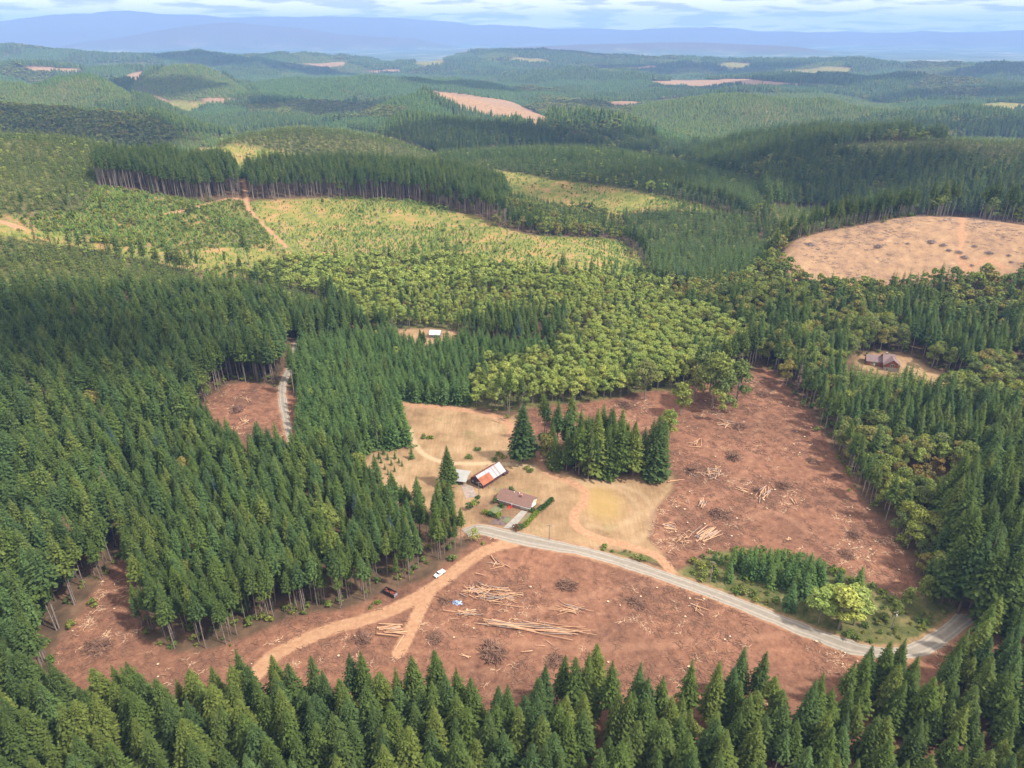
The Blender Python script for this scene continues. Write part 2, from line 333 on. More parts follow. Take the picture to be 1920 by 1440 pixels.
# ------------------------------------------------------------------ object helpers
def tag(o, label=None, cat=None, group=None, kind=None):
    if label: o['label'] = label
    if cat: o['category'] = cat
    if group: o['group'] = group
    if kind: o['kind'] = kind
    return o
def empty(name, loc, rz=0.0, s=1.0):
    o = bpy.data.objects.new(name, None); COL.objects.link(o)
    o.location = loc; o.rotation_euler = (0, 0, rz); o.scale = (s, s, s); o.empty_display_size = 0.5
    return o
def mesh_np(name, V, Fc, mats=(), midx=None, smooth=False):
    """V (n,3); Fc list of arrays (m,k)"""
    me = bpy.data.meshes.new(name)
    V = np.asarray(V, np.float32)
    me.vertices.add(len(V)); me.vertices.foreach_set('co', V.ravel())
    loops = np.concatenate([np.asarray(f, np.int32).ravel() for f in Fc if len(f)])
    tot = np.concatenate([np.full(len(f), np.asarray(f).shape[1], np.int32) for f in Fc if len(f)])
    st = np.concatenate([[0], np.cumsum(tot)[:-1]]).astype(np.int32)
    me.loops.add(len(loops)); me.loops.foreach_set('vertex_index', loops)
    me.polygons.add(len(tot)); me.polygons.foreach_set('loop_start', st); me.polygons.foreach_set('loop_total', tot)
    if midx is not None: me.polygons.foreach_set('material_index', np.asarray(midx, np.int32))
    if smooth: me.polygons.foreach_set('use_smooth', np.ones(len(tot), bool))
    for m in mats: me.materials.append(m)
    me.update(calc_edges=True)
    return me
def link(name, me, parent=None, loc=(0, 0, 0)):
    o = bpy.data.objects.new(name, me); COL.objects.link(o)
    o.location = loc
    if parent is not None: o.parent = parent
    return o
class MB:
    def __init__(s): s.v = []; s.f = []; s.m = []
    def add(s, vs, fs, m=0):
        n = len(s.v); s.v += [tuple(v) for v in vs]
        for f in fs: s.f.append(tuple(i + n for i in f)); s.m.append(m)
    def box(s, x0, x1, y0, y1, z0, z1, m=0, M=None):
        vs = [(x, y, z) for z in (z0, z1) for y in (y0, y1) for x in (x0, x1)]
        if M is not None: vs = [M @ Vector(v) for v in vs]
        s.add(vs, [(0, 2, 3, 1), (4, 5, 7, 6), (0, 1, 5, 4), (2, 6, 7, 3), (0, 4, 6, 2), (1, 3, 7, 5)], m)
    def tube(s, pts, rad, n=8, m=0, cap=True):
        pts = [Vector(p) for p in pts]; rings = []
        for i, p in enumerate(pts):
            d = (pts[min(i + 1, len(pts) - 1)] - pts[max(i - 1, 0)]).normalized()
            u = d.orthogonal().normalized() if i == 0 else (rings_u - d * rings_u.dot(d)).normalized()
            rings_u = u; v = d.cross(u)
            r = rad[i] if isinstance(rad, (list, tuple)) else rad
            rings.append([p + (u * math.cos(2 * math.pi * k / n) + v * math.sin(2 * math.pi * k / n)) * r for k in range(n)])
        vs = [q for rg in rings for q in rg]; fs = []
        for i in range(len(rings) - 1):
            for k in range(n):
                a = i * n + k; b = i * n + (k + 1) % n
                fs.append((a, b, b + n, a + n))
        if cap: fs.append(tuple(range(n))[::-1]); fs.append(tuple(len(vs) - n + k for k in range(n)))
        s.add(vs, fs, m)
    def prism(s, prof, x0, x1, m=0):
        """profile in (y,z) extruded along x"""
        n = len(prof)
        vs = [(x0, y, z) for y, z in prof] + [(x1, y, z) for y, z in prof]
        fs = [tuple(range(n))[::-1], tuple(range(n, 2 * n))] + [(k, (k + 1) % n, (k + 1) % n + n, k + n) for k in range(n)]
        s.add(vs, fs, m)
    def build(s, name, mats, parent=None, loc=(0, 0, 0)):
        me = bpy.data.meshes.new(name); me.from_pydata(s.v, [], s.f)
        mats = mats if isinstance(mats, (list, tuple)) else [mats]
        for m in mats: me.materials.append(m)
        if len(mats) > 1: me.polygons.foreach_set('material_index', s.m)
        me.update()
        return link(name, me, parent, loc)

# ------------------------------------------------------------------ materials
def mat(name, col, rough=0.8, spec=0.3, metal=0.0, var=0.0, vscale=1.0, bump=0.0, col2=None):
    m = bpy.data.materials.new(name); m.use_nodes = True
    nt = m.node_tree; b = nt.nodes['Principled BSDF']
    b.inputs['Roughness'].default_value = rough; b.inputs['Metallic'].default_value = metal
    b.inputs['Specular IOR Level'].default_value = spec
    if var or col2:
        t = N(nt, 'ShaderNodeTexCoord'); n = N(nt, 'ShaderNodeTexNoise'); n.inputs['Scale'].default_value = vscale; n.inputs['Detail'].default_value = 5
        L(nt, t.outputs['Object'], n.inputs['Vector'])
        r = N(nt, 'ShaderNodeValToRGB'); r.color_ramp.elements[0].position = .32; r.color_ramp.elements[1].position = .68
        c2 = col2 or tuple(c * (1 + var) for c in col); c1 = col if col2 else tuple(c * (1 - var) for c in col)
        r.color_ramp.elements[0].color = (*c1, 1); r.color_ramp.elements[1].color = (*c2, 1)
        L(nt, n.outputs['Fac'], r.inputs[0]); L(nt, r.outputs[0], b.inputs['Base Color'])
        if bump:
            bp = N(nt, 'ShaderNodeBump'); bp.inputs['Strength'].default_value = bump; L(nt, n.outputs['Fac'], bp.inputs['Height']); L(nt, bp.outputs[0], b.inputs['Normal'])
    else:
        b.inputs['Base Color'].default_value = (*col, 1)
    return m
def foliage(name, cols, rough=0.75, trans=0.22, leafvar=0.5):
    """leaf colour picked per tree out of cols, with mottling inside the crown"""
    m = bpy.data.materials.new(name); m.use_nodes = True; nt = m.node_tree; nt.nodes.clear()
    o = N(nt, 'ShaderNodeOutputMaterial'); info = N(nt, 'ShaderNodeObjectInfo')
    r = N(nt, 'ShaderNodeValToRGB'); el = r.color_ramp.elements
    el[0].position = 0; el[0].color = (*cols[0], 1); el[1].position = 1; el[1].color = (*cols[-1], 1)
    for k in range(1, len(cols) - 1):
        e = el.new(k / (len(cols) - 1)); e.color = (*cols[k], 1)
    L(nt, info.outputs['Random'], r.inputs[0])
    t = N(nt, 'ShaderNodeTexCoord'); n = N(nt, 'ShaderNodeTexNoise'); n.inputs['Scale'].default_value = 0.9; n.inputs['Detail'].default_value = 4
    L(nt, t.outputs['Object'], n.inputs['Vector'])
    mr = N(nt, 'ShaderNodeMapRange'); mr.inputs[1].default_value = .3; mr.inputs[2].default_value = .7; mr.inputs[3].default_value = 1 - leafvar; mr.inputs[4].default_value = 1 + leafvar
    L(nt, n.outputs['Fac'], mr.inputs[0])
    mu = N(nt, 'ShaderNodeVectorMath', operation='SCALE'); L(nt, r.outputs[0], mu.inputs[0]); L(nt, mr.outputs[0], mu.inputs['Scale'])
    d = N(nt, 'ShaderNodeBsdfDiffuse'); L(nt, mu.outputs[0], d.inputs[0])
    tr = N(nt, 'ShaderNodeBsdfTranslucent'); L(nt, mu.outputs[0], tr.inputs[0])
    mxs = N(nt, 'ShaderNodeMixShader'); mxs.inputs[0].default_value = trans
    L(nt, d.outputs[0], mxs.inputs[1]); L(nt, tr.outputs[0], mxs.inputs[2]); L(nt, mxs.outputs[0], o.inputs[0])
    return m
M = {}
M['fir'] = foliage('fir_needles', [(0.058, 0.091, 0.029), (0.082, 0.124, 0.032), (0.106, 0.154, 0.035), (0.074, 0.124, 0.043), (0.146, 0.181, 0.043), (0.065, 0.105, 0.038), (0.092, 0.150, 0.047)])
M['fir_fg'] = foliage('fir_needles_green', [(0.072, 0.106, 0.029), (0.098, 0.138, 0.030), (0.066, 0.100, 0.032), (0.134, 0.164, 0.037), (0.085, 0.122, 0.032), (0.058, 0.093, 0.032), (0.094, 0.144, 0.045)])
M['fir_young'] = foliage('young_fir_needles', [(0.075, 0.137, 0.043), (0.098, 0.160, 0.046), (0.123, 0.188, 0.050), (0.083, 0.145, 0.053)])
M['fir_light'] = foliage('light_young_fir_needles', [(0.127, 0.176, 0.044), (0.159, 0.203, 0.044), (0.113, 0.163, 0.050), (0.186, 0.216, 0.052)])
M['fir_blue'] = foliage('blue_fir_needles', [(0.068, 0.109, 0.093), (0.056, 0.095, 0.081)])
M['fir_pale'] = foliage('sapling_needles', [(0.161, 0.248, 0.048), (0.113, 0.201, 0.054), (0.225, 0.294, 0.060), (0.097, 0.171, 0.054)])
M['alder'] = foliage('alder_leaves', [(0.262, 0.322, 0.078), (0.314, 0.365, 0.086), (0.228, 0.302, 0.078), (0.350, 0.374, 0.086), (0.280, 0.337, 0.094)])
M['leaf'] = foliage('broad_leaves', [(0.128, 0.169, 0.047), (0.180, 0.215, 0.052), (0.255, 0.276, 0.059), (0.106, 0.147, 0.047), (0.269, 0.230, 0.066), (0.150, 0.193, 0.066), (0.209, 0.246, 0.059)])
M['leaf_or'] = foliage('turning_leaves', [(.20, .13, .04), (.16, .14, .05)])
M['dead'] = foliage('dead_needles', [(.22, .12, .08), (.18, .13, .11)])
M['shrub'] = foliage('shrub_leaves', [(0.122, 0.187, 0.039), (0.186, 0.230, 0.044), (0.100, 0.159, 0.044), (0.243, 0.245, 0.055), (0.143, 0.187, 0.055)])
M['bark'] = mat('bark', (.13, .10, .08), .9, .1, var=.35, vscale=2)
M['bark_pale'] = mat('pale_bark', (.235, .195, .165), .9, .1, var=.3, vscale=2)
M['log'] = mat('peeled_log', (.40, .21, .115), .8, .2, col2=(.58, .38, .24), vscale=.8)
M['logg'] = mat('grey_log', (.25, .19, .16), .85, .2, col2=(.42, .33, .28), vscale=.8)
M['stick'] = mat('broken_branches', (.14, .075, .05), .9, .1, col2=(.34, .20, .13), vscale=.12)
M['stickd'] = mat('dark_branches', (.11, .062, .045), .9, .1, col2=(.27, .155, .11), vscale=.5)
M['stickg'] = mat('grey_branches', (.16, .12, .12), .9, .1, col2=(.34, .27, .26), vscale=.4)

# ------------------------------------------------------------------ ground sheet
NA = 470; AZ0, AZ1 = -1.16, 1.16
rs = [62.0]
while rs[-1] < 31500: rs.append(rs[-1] * 1.0049 if rs[-1] < 9000 else rs[-1] * 1.02)
rs = np.array(rs); NR = len(rs)
azs = np.linspace(AZ0, AZ1, NA)
RR, AA = np.meshgrid(rs, azs, indexing='ij')
TX = RR * np.sin(AA); TY = RR * np.cos(AA); TZ = height(TX, TY)
ELEV = (TZ - CAMZ) / RR
RUN = np.maximum.accumulate(ELEV, axis=0)
def visible(x, y, ztop, slack=0.004):
    r = np.hypot(x, y); a = np.arctan2(x, y)
    i = np.clip(np.searchsorted(rs, r * 0.97) - 1, 0, NR - 1)
    j = np.clip(((a - AZ0) / (AZ1 - AZ0) * (NA - 1)).round().astype(int), 0, NA - 1)
    return (ztop - CAMZ) / r > RUN[i, j] - slack
TC = classify(TX, TY, TZ)
rd = road_dist(TX, TY, ['haul', 'haulb', 'loop', 'track', 'ridge', 'ridge2', 'ridge3', 'left', 'tanroad'])
masks = np.zeros((NR * NA, 4), np.float32); masks2 = np.zeros((NR * NA, 4), np.float32)
c = TC.ravel()
def isin(*n): return np.isin(c, [CL[k] for k in n])
masks[:, 0] = isin('dirt') * 1.0 + isin('fg') * .75
masks[:, 1] = isin('field') * 1.0
masks[:, 2] = isin('youngd', 'youngl', 'brush', 'alder') * 1.0
masks[:, 3] = 1
masks2[:, 0] = isin('tan')
masks2[:, 1] = isin('sap') + isin('sapd') * .62
masks2[:, 2] = (c == 30) * (TZ.ravel() < -95)
masks2[:, 3] = 1
bare = isin('bare')
masks[:, 0] += bare * .35; masks[:, 1] += bare * .55
trackm = 1 - sm(-0.6, 1.2, rd.ravel())
m3 = np.zeros((NR * NA, 4), np.float32); m3[:, 3] = 1
verge = 1 - sm(-.5, 2.6, road_dist(TX, TY, ['gravel', 'gravel2']).ravel())
m3[:, 0] = np.maximum(trackm, verge * .6)
m3[:, 1] = 1 - sm(-1.5, 1.5, road_dist(TX, TY, ['skid', 'skid2', 'skid3', 'skid4']).ravel())
m3[:, 2] = np.maximum(1 - sm(-.6, .9, road_dist(TX, TY, ['track2']).ravel()), .35 * (1 - sm(-1.2, 1.6, road_dist(TX, TY, ['mow', 'mow2']).ravel())))
ox, oy, _ = at(1130, 943); oval = np.exp(-((((TX - ox) / 11) ** 2 + ((TY - oy) / 15) ** 2) ** 2)).ravel(); m3[:, 3] = oval
# soften over neighbours
def blur(a):
    a = a.reshape(NR, NA, 4); b = a.copy()
    b[1:-1, 1:-1] = (a[1:-1, 1:-1] * 2 + a[:-2, 1:-1] + a[2:, 1:-1] + a[1:-1, :-2] + a[1:-1, 2:]) / 6
    return b.reshape(-1, 4)
for _ in range(5): masks = blur(masks)
for _ in range(3): masks2 = blur(masks2)
V = np.stack([TX.ravel(), TY.ravel(), TZ.ravel()], 1)
ii, jj = np.meshgrid(np.arange(NR - 1), np.arange(NA - 1), indexing='ij')
q = (ii * NA + jj).ravel()
Fq = np.stack([q, q + 1, q + NA + 1, q + NA], 1)[:, ::-1]
gm = bpy.data.materials.new('ground_cover'); gm.use_nodes = True
gme = mesh_np('ground', V, [Fq], [gm], smooth=True)
for nm, a in (('cover_a', masks), ('cover_b', masks2), ('cover_c', m3)):
    at_ = gme.color_attributes.new(nm, 'FLOAT_COLOR', 'POINT'); at_.data.foreach_set('color', a.ravel())
ground = link('ground', gme); tag(ground, kind='structure')

nt = gm.node_tree; B = nt.nodes['Principled BSDF']; B.inputs['Roughness'].default_value = .95; B.inputs['Specular IOR Level'].default_value = .1
geo = N(nt, 'ShaderNodeNewGeometry')
def noise(scale, detail=5, rough=.6, stretch=None, dist=0.0):
    n = N(nt, 'ShaderNodeTexNoise'); n.inputs['Scale'].default_value = scale; n.inputs['Detail'].default_value = detail; n.inputs['Roughness'].default_value = rough; n.inputs['Distortion'].default_value = dist
    if stretch:
        mp = N(nt, 'ShaderNodeMapping'); mp.inputs['Scale'].default_value = stretch[:3]; mp.inputs['Rotation'].default_value = (0, 0, stretch[3])
        L(nt, geo.outputs['Position'], mp.inputs[0]); L(nt, mp.outputs[0], n.inputs['Vector'])
    else: L(nt, geo.outputs['Position'], n.inputs['Vector'])
    return n.outputs['Fac']
def ramp(src, stops):
    r = N(nt, 'ShaderNodeValToRGB'); el = r.color_ramp.elements
    el[0].position, el[0].color = stops[0][0], (*stops[0][1], 1)
    el[1].position, el[1].color = stops[-1][0], (*stops[-1][1], 1)
    for p, c_ in stops[1:-1]: e = el.new(p); e.color = (*c_, 1)
    L(nt, src, r.inputs[0]); return r.outputs[0]
def mix(f, a, b):
    m = N(nt, 'ShaderNodeMixRGB')
    if isinstance(f, float): m.inputs[0].default_value = f
    else: L(nt, f, m.inputs[0])
    L(nt, a, m.inputs[1])
    if isinstance(b, tuple): m.inputs[2].default_value = (*b, 1)
    else: L(nt, b, m.inputs[2])
    return m.outputs[0]
def mul(a, b):
    m = N(nt, 'ShaderNodeMath', operation='MULTIPLY'); L(nt, a, m.inputs[0])
    if isinstance(b, float): m.inputs[1].default_value = b
    else: L(nt, b, m.inputs[1])
    return m.outputs[0]
def edge(mask, nz, amt=.5, w=.18):
    """sharpen a soft mask along a noisy edge"""
    a = N(nt, 'ShaderNodeMath', operation='MULTIPLY_ADD'); L(nt, nz, a.inputs[0]); a.inputs[1].default_value = amt; L(nt, mask, a.inputs[2])
    r = N(nt, 'ShaderNodeMapRange'); r.inputs[1].default_value = .5 + amt / 2 - w; r.inputs[2].default_value = .5 + amt / 2 + w; L(nt, a.outputs[0], r.inputs[0])
    return r.outputs[0]
def attr(n):
    a = N(nt, 'ShaderNodeAttribute'); a.attribute_name = n; s = N(nt, 'ShaderNodeSeparateColor'); L(nt, a.outputs['Color'], s.inputs[0]); return s.outputs
ca, cb, c3 = attr('cover_a'), attr('cover_b'), attr('cover_c')
oval_f = nt.nodes.new('ShaderNodeAttribute'); oval_f.attribute_name = 'cover_c'; oval_f = oval_f.outputs['Alpha']
nE = noise(.35, 6, .65)
floor_ = ramp(noise(.12, 6), [(.3, (.060, .042, .026)), (.5, (.11, .072, .044)), (.7, (.19, .115, .070))])
green = ramp(noise(.15, 7, .7), [(.3, (.05, .062, .022)), (.48, (.10, .105, .035)), (.60, (.17, .145, .06)), (.72, (.24, .17, .085))])
d1 = ramp(noise(.28, 8, .72), [(.28, (.085, .046, .031)), (.42, (.195, .095, .060)), (.58, (.265, .134, .083)), (.75, (.37, .22, .14))])
d2 = ramp(noise(.03, 5, .55), [(.3, (.70, .70, .72)), (.7, (1.12, 1.07, 1.03))])
mm = N(nt, 'ShaderNodeMixRGB'); mm.blend_type = 'MULTIPLY'; mm.inputs[0].default_value = 1; L(nt, d1, mm.inputs[1]); L(nt, d2, mm.inputs[2])
st = ramp(noise(.9, 6, .7, (1.0, .16, 1, .5), .8), [(.56, (0, 0, 0)), (.70, (1, 1, 1))])
dirt = mix(mul(st, .65), mm.outputs[0], (.10, .060, .045))
st2 = ramp(noise(1.4, 6, .75, (.18, 1.0, 1, .2), .8), [(.60, (0, 0, 0)), (.70, (1, 1, 1))])
dirt = mix(mul(st2, .6), dirt, (.46, .26, .16))
fd = ramp(noise(.06, 8, .68), [(.28, (.165, .105, .058)), (.42, (.275, .175, .095)), (.56, (.35, .23, .128)), (.72, (.42, .295, .175))])
fst = ramp(noise(.7, 5, .7, (1.0, .12, 1, -.9), .3), [(.42, (.88, .88, .87)), (.6, (1.03, 1.02, 1.0))])
m5 = N(nt, 'ShaderNodeMixRGB'); m5.blend_type = 'MULTIPLY'; m5.inputs[0].default_value = 1; L(nt, fd, m5.inputs[1]); L(nt, fst, m5.inputs[2])
fg_ = ramp(noise(.05, 6, .7), [(.58, (0, 0, 0)), (.68, (1, 1, 1))])
field = mix(mul(fg_, .55), m5.outputs[0], (.17, .155, .06))
tan_ = ramp(noise(.10, 8, .75), [(.3, (.17, .11, .08)), (.46, (.29, .18, .11)), (.62, (.38, .24, .135)), (.75, (.50, .40, .31))])
sapg = ramp(noise(.045, 10, .78), [(.30, (.07, .095, .028)), (.42, (.15, .165, .04)), (.50, (.22, .21, .055)), (.58, (.34, .21, .085)), (.72, (.42, .27, .14))])
plain = ramp(noise(.0011, 8, .7), [(.38, (.05, .08, .05)), (.52, (.10, .13, .08)), (.60, (.22, .22, .15)), (.70, (.50, .47, .40))])
trk = ramp(noise(.5, 7, .65), [(.3, (.31, .165, .092)), (.7, (.45, .265, .155))])
col = mix(edge(ca[2], nE), floor_, green)
col = mix(edge(cb[1], nE, .8, .3), col, sapg)
col = mix(edge(cb[0], nE, .6), col, tan_)
col = mix(edge(ca[1], nE, .8, .3), col, field)
col = mix(edge(ca[0], nE, .9, .34), col, dirt)
col = mix(mul(edge(c3[1], nE, .8, .4), .2), col, (.40, .22, .14))
col = mix(mul(c3[2], .7), col, (.50, .37, .23))
col = mix(mul(oval_f, .7), col, (.36, .24, .085))
col = mix(edge(c3[0], nE, .9, .3), col, trk)
col = mix(cb[2], col, plain)
L(nt, col, B.inputs['Base Color'])
bp = N(nt, 'ShaderNodeBump'); bp.inputs['Strength'].default_value = .5; bp.inputs['Distance'].default_value = .6
L(nt, noise(.8, 8, .7), bp.inputs['Height']); L(nt, bp.outputs[0], B.inputs['Normal'])
print('ground', round(time.time() - T0, 1))

# ------------------------------------------------------------------ gravel roads as sheets on the ground
def ribbon(name, P, wd, m, lift=0.12, cols=7):
    P = np.asarray(P); d = np.gradient(P, axis=0); d /= np.linalg.norm(d, axis=1)[:, None] + 1e-9
    nrm = np.stack([-d[:, 1], d[:, 0]], 1)
    wob = 1 + .30 * fbm(P[:, 0], P[:, 1], 7, 3, 55) + .2 * fbm(P[:, 0], P[:, 1], 40, 2, 56)
    ts = np.linspace(-.5, .5, cols)
    G = P[:, None, :] + nrm[:, None, :] * (ts[None, :, None] * wd * wob[:, None, None])
    z = height(G[..., 0], G[..., 1]); zc = z.mean(1, keepdims=True)
    z = np.maximum(z * .5 + zc * .5, z) + lift + .10 * (1 - (2 * ts[None, :]) ** 2)
    z[:, 0] -= .25; z[:, -1] -= .25
    V = np.concatenate([G, z[..., None]], 2).reshape(-1, 3)
    n = len(P); ii, jj = np.meshgrid(np.arange(n - 1), np.arange(cols - 1), indexing='ij'); q = (ii * cols + jj).ravel()
    me = mesh_np(name, V, [np.stack([q, q + 1, q + cols + 1, q + cols], 1)], [m], smooth=True)
    uv = me.color_attributes.new('across', 'FLOAT_COLOR', 'POINT')
    a = np.zeros((n, cols, 4), np.float32); a[..., 0] = np.abs(ts) * 2; a[..., 3] = 1
    uv.data.foreach_set('color', a.ravel())
    o = link(name, me); tag(o, kind='structure'); return o
def road_mat(name, base, wheel, rim):
    m = bpy.data.materials.new(name); m.use_nodes = True; global nt, geo
    nt_, geo_ = nt, geo
    nt = m.node_tree; geo = N(nt, 'ShaderNodeNewGeometry')
    b = nt.nodes['Principled BSDF']; b.inputs['Roughness'].default_value = .95; b.inputs['Specular IOR Level'].default_value = .1
    s = attr('across')[0]
    r = ramp(s, [(0, base), (.22, base), (.42, wheel), (.62, base), (.80, wheel), (1.0, rim)])
    v = ramp(noise(.5, 7, .7), [(.3, (.82, .82, .82)), (.7, (1.12, 1.1, 1.08))])
    mm = N(nt, 'ShaderNodeMixRGB'); mm.blend_type = 'MULTIPLY'; mm.inputs[0].default_value = 1; L(nt, r, mm.inputs[1]); L(nt, v, mm.inputs[2])
    L(nt, mm.outputs[0], b.inputs['Base Color']); nt, geo = nt_, geo_
    return m
M['gravel'] = road_mat('road_gravel', (.26, .225, .185), (.35, .31, .26), (.24, .155, .10))
ribbon('gravel_road', np.vstack([RP['gravel2'][0][::-1], RP['gravel'][0][1:]]) if False else RP['gravel'][0], 8.0, M['gravel'])
ribbon('forest_road', RP['gravel2'][0], 5.4, M['gravel'])

# ------------------------------------------------------------------ trees: meshes
def conifer_mesh(seed, H, rad, c0, whorls, per, twigs, m, droop=.25, ragged=.18, shape=.85, tw=.62):
    """crown: drooping sprays of small leaf-shaped faces set in whorls up the stem"""
    g = np.random.default_rng(seed); Vs = []; Qs = []; Ts = []; n = 0
    bend = g.normal(0, .012, 2) * H
    for k in range(whorls):
        t = (k + g.random() * .6) / whorls
        z = H * (c0 + (1 - c0) * t)
        Lr = rad * (1 - t) ** shape * min(1.0, .55 + t * 3.2 + (.25 if c0 < .2 else 0)) + .25
        a0 = g.random() * 6.28
        for b in range(per):
            if g.random() < .06 + .1 * (t < .2): continue
            a = a0 + 6.283 * (b + g.normal(0, .18)) / per
            l = Lr * (1 + g.normal(0, ragged)) ; l = max(l, .3)
            ca_, sa_ = math.cos(a), math.sin(a)
            up = .25 * (t - .25) * l; dr = droop * l
            cx, cy = bend * t
            for s in range(twigs):
                u0 = (s / twigs) ** .9 if twigs > 1 else .0
                u1 = min(1.0, u0 + 1.5 / twigs) if twigs > 1 else 1.0
                side = 0 if s == twigs - 1 or twigs == 1 else (-1 if s % 2 else 1)
                w = l * (.42 if twigs == 1 else tw * (1 - .45 * u0)) * (.8 + .4 * g.random())
                w = min(w, .34 * rad + .4)
                off = side * .42 * w
                an = side * .55 + g.normal(0, .12)
                ca2, sa2 = math.cos(a + an), math.sin(a + an)
                bx, by = cx + ca_ * l * u0 , cy + sa_ * l * u0
                bz = z + up * u0 - dr * u0 ** 1.6
                ll = l * (u1 - u0)
                ex, ey = bx + ca2 * ll, by + sa2 * ll
                ez = z + up * u1 - dr * u1 ** 1.6 - abs(side) * .12 * ll + g.normal(0, .08)
                mx_, my_ = (bx * .45 + ex * .55), (by * .45 + ey * .55); mz = (bz * .45 + ez * .55) + .10 * ll
                px_, py_ = -sa2, ca2; hw = w * .34
                tz = g.normal(0, .12) * w
                Vs += [(bx, by, bz), (mx_ + px_ * hw, my_ + py_ * hw, mz - .16 * hw + tz), (ex, ey, ez), (mx_ - px_ * hw, my_ - py_ * hw, mz - .16 * hw - tz)]
                Qs.append((n, n + 1, n + 2, n + 3)); n += 4
    # leader
    Vs += [(bend[0] - .12, bend[1], H * .97), (bend[0] + .12, bend[1], H * .97), (bend[0], bend[1] + .15, H * .97), (bend[0], bend[1], H * 1.02)]
    Ts += [(n, n + 1, n + 3), (n + 1, n + 2, n + 3), (n + 2, n, n + 3)]
    return mesh_np('crown', Vs, [np.array(Qs), np.array(Ts)], [m])
def cone_mesh(seed, H, rad, c0, m, tiers=4, n=6):
    g = np.random.default_rng(seed); Vs = []; Ts = []
    for k in range(tiers):
        t0 = k / tiers; t1 = min(1, t0 + 1.7 / tiers)
        z0 = H * (c0 + (1 - c0) * t0); z1 = H * (c0 + (1 - c0) * t1)
        r = rad * (1 - t0) ** .85 * (.85 + .3 * g.random()); b = len(Vs); a0 = g.random() * 6
        Vs.append((0, 0, z1))
        for j in range(n):
            rr = r * (.62 if j % 2 else 1.12) * (.85 + .3 * g.random()); a = a0 + 6.283 * j / n
            Vs.append((rr * math.cos(a), rr * math.sin(a), z0 + g.normal(0, .02) * H + (.06 * H if j % 2 else 0)))
        for j in range(n): Ts.append((b, b + 1 + j, b + 1 + (j + 1) % n))
    return mesh_np('crown', Vs, [np.array(Ts)], [m])
def leaf_mesh(seed, H, rad, c0, nl, size, m, lobes=9, tall=1.0):
    """broad crown: leaf clumps over the outside of several limbs' masses, with gaps"""
    g = np.random.default_rng(seed); cs = []
    zc, zr = H * (c0 + 1) / 2, H * (1 - c0) / 2
    for k in range(lobes):
        a = g.random() * 6.28; u = g.random() ** .5; h = g.uniform(-.75, .8)
        s = math.sqrt(max(0.05, 1 - h * h))
        cs.append((math.cos(a) * u * rad * s * .72, math.sin(a) * u * rad * s * .72, zc + h * zr * .78, rad * g.uniform(.34, .56)))
    cs.append((0, 0, zc + zr * .6, rad * .45))
    Vs = []; Qs = []; n = 0
    for i in range(nl):
        cx, cy, cz, cr_ = cs[i % len(cs)]
        d = g.normal(size=3); d /= np.linalg.norm(d) + 1e-9
        if d[2] < -.35: d[2] *= -.6
        rr = cr_ * (g.random() ** .25) * (1 + g.normal(0, .06))
        p = np.array([cx, cy, cz]) + d * rr * np.array([1, 1, .85])
        nn = d + g.normal(0, .55, 3) + np.array([0, 0, .35]); nn /= np.linalg.norm(nn)
        u = np.cross(nn, g.normal(size=3)); u /= np.linalg.norm(u) + 1e-9; v = np.cross(nn, u)
        s = size * g.uniform(.6, 1.4)
        for q_ in (u, v * .7 + nn * .2, -u, -v * .7 - nn * .1): Vs.append(p + q_ * s)
        Qs.append((n, n + 1, n + 2, n + 3)); n += 4
    return mesh_np('crown', Vs, [np.array(Qs)], [m])
def trunk_mesh(seed, H, r0, m, dead=0, c0=0.0, n=6, top=.96, forks=0, rad=0):
    g = random.Random(seed); mb = MB()
    lean = (g.uniform(-.01, .01) * H, g.uniform(-.01, .01) * H)
    mb.tube([(0, 0, -.6), (0, 0, H * .02), (lean[0] * .5, lean[1] * .5, H * .5), (lean[0], lean[1], H * top)], [r0 * 1.35, r0, r0 * .68, r0 * .08], n, cap=False)
    for k in range(dead):
        z = H * g.uniform(.12, max(c0, .3) + .1); a = g.random() * 6.28; l = g.uniform(.6, 2.0)
        mb.tube([(0, 0, z), (l * math.cos(a), l * math.sin(a), z - .15 * l)], [.05, .02], 3, cap=False)
    for k in range(forks):
        z = H * g.uniform(.28, .6); a = k * 2.4 + g.random(); l = rad * g.uniform(.5, .85); zz = z + H * g.uniform(.15, .28)
        mb.tube([(0, 0, z), (l * .45 * math.cos(a), l * .45 * math.sin(a), (z + zz) / 2 - .2), (l * math.cos(a), l * math.sin(a), zz)], [r0 * .5, r0 * .34, r0 * .12], 4, cap=False)
    me = bpy.data.meshes.new('trunk'); me.from_pydata(mb.v, [], mb.f); me.materials.append(m)
    me.polygons.foreach_set('use_smooth', [True] * len(me.polygons)); me.update()
    return me
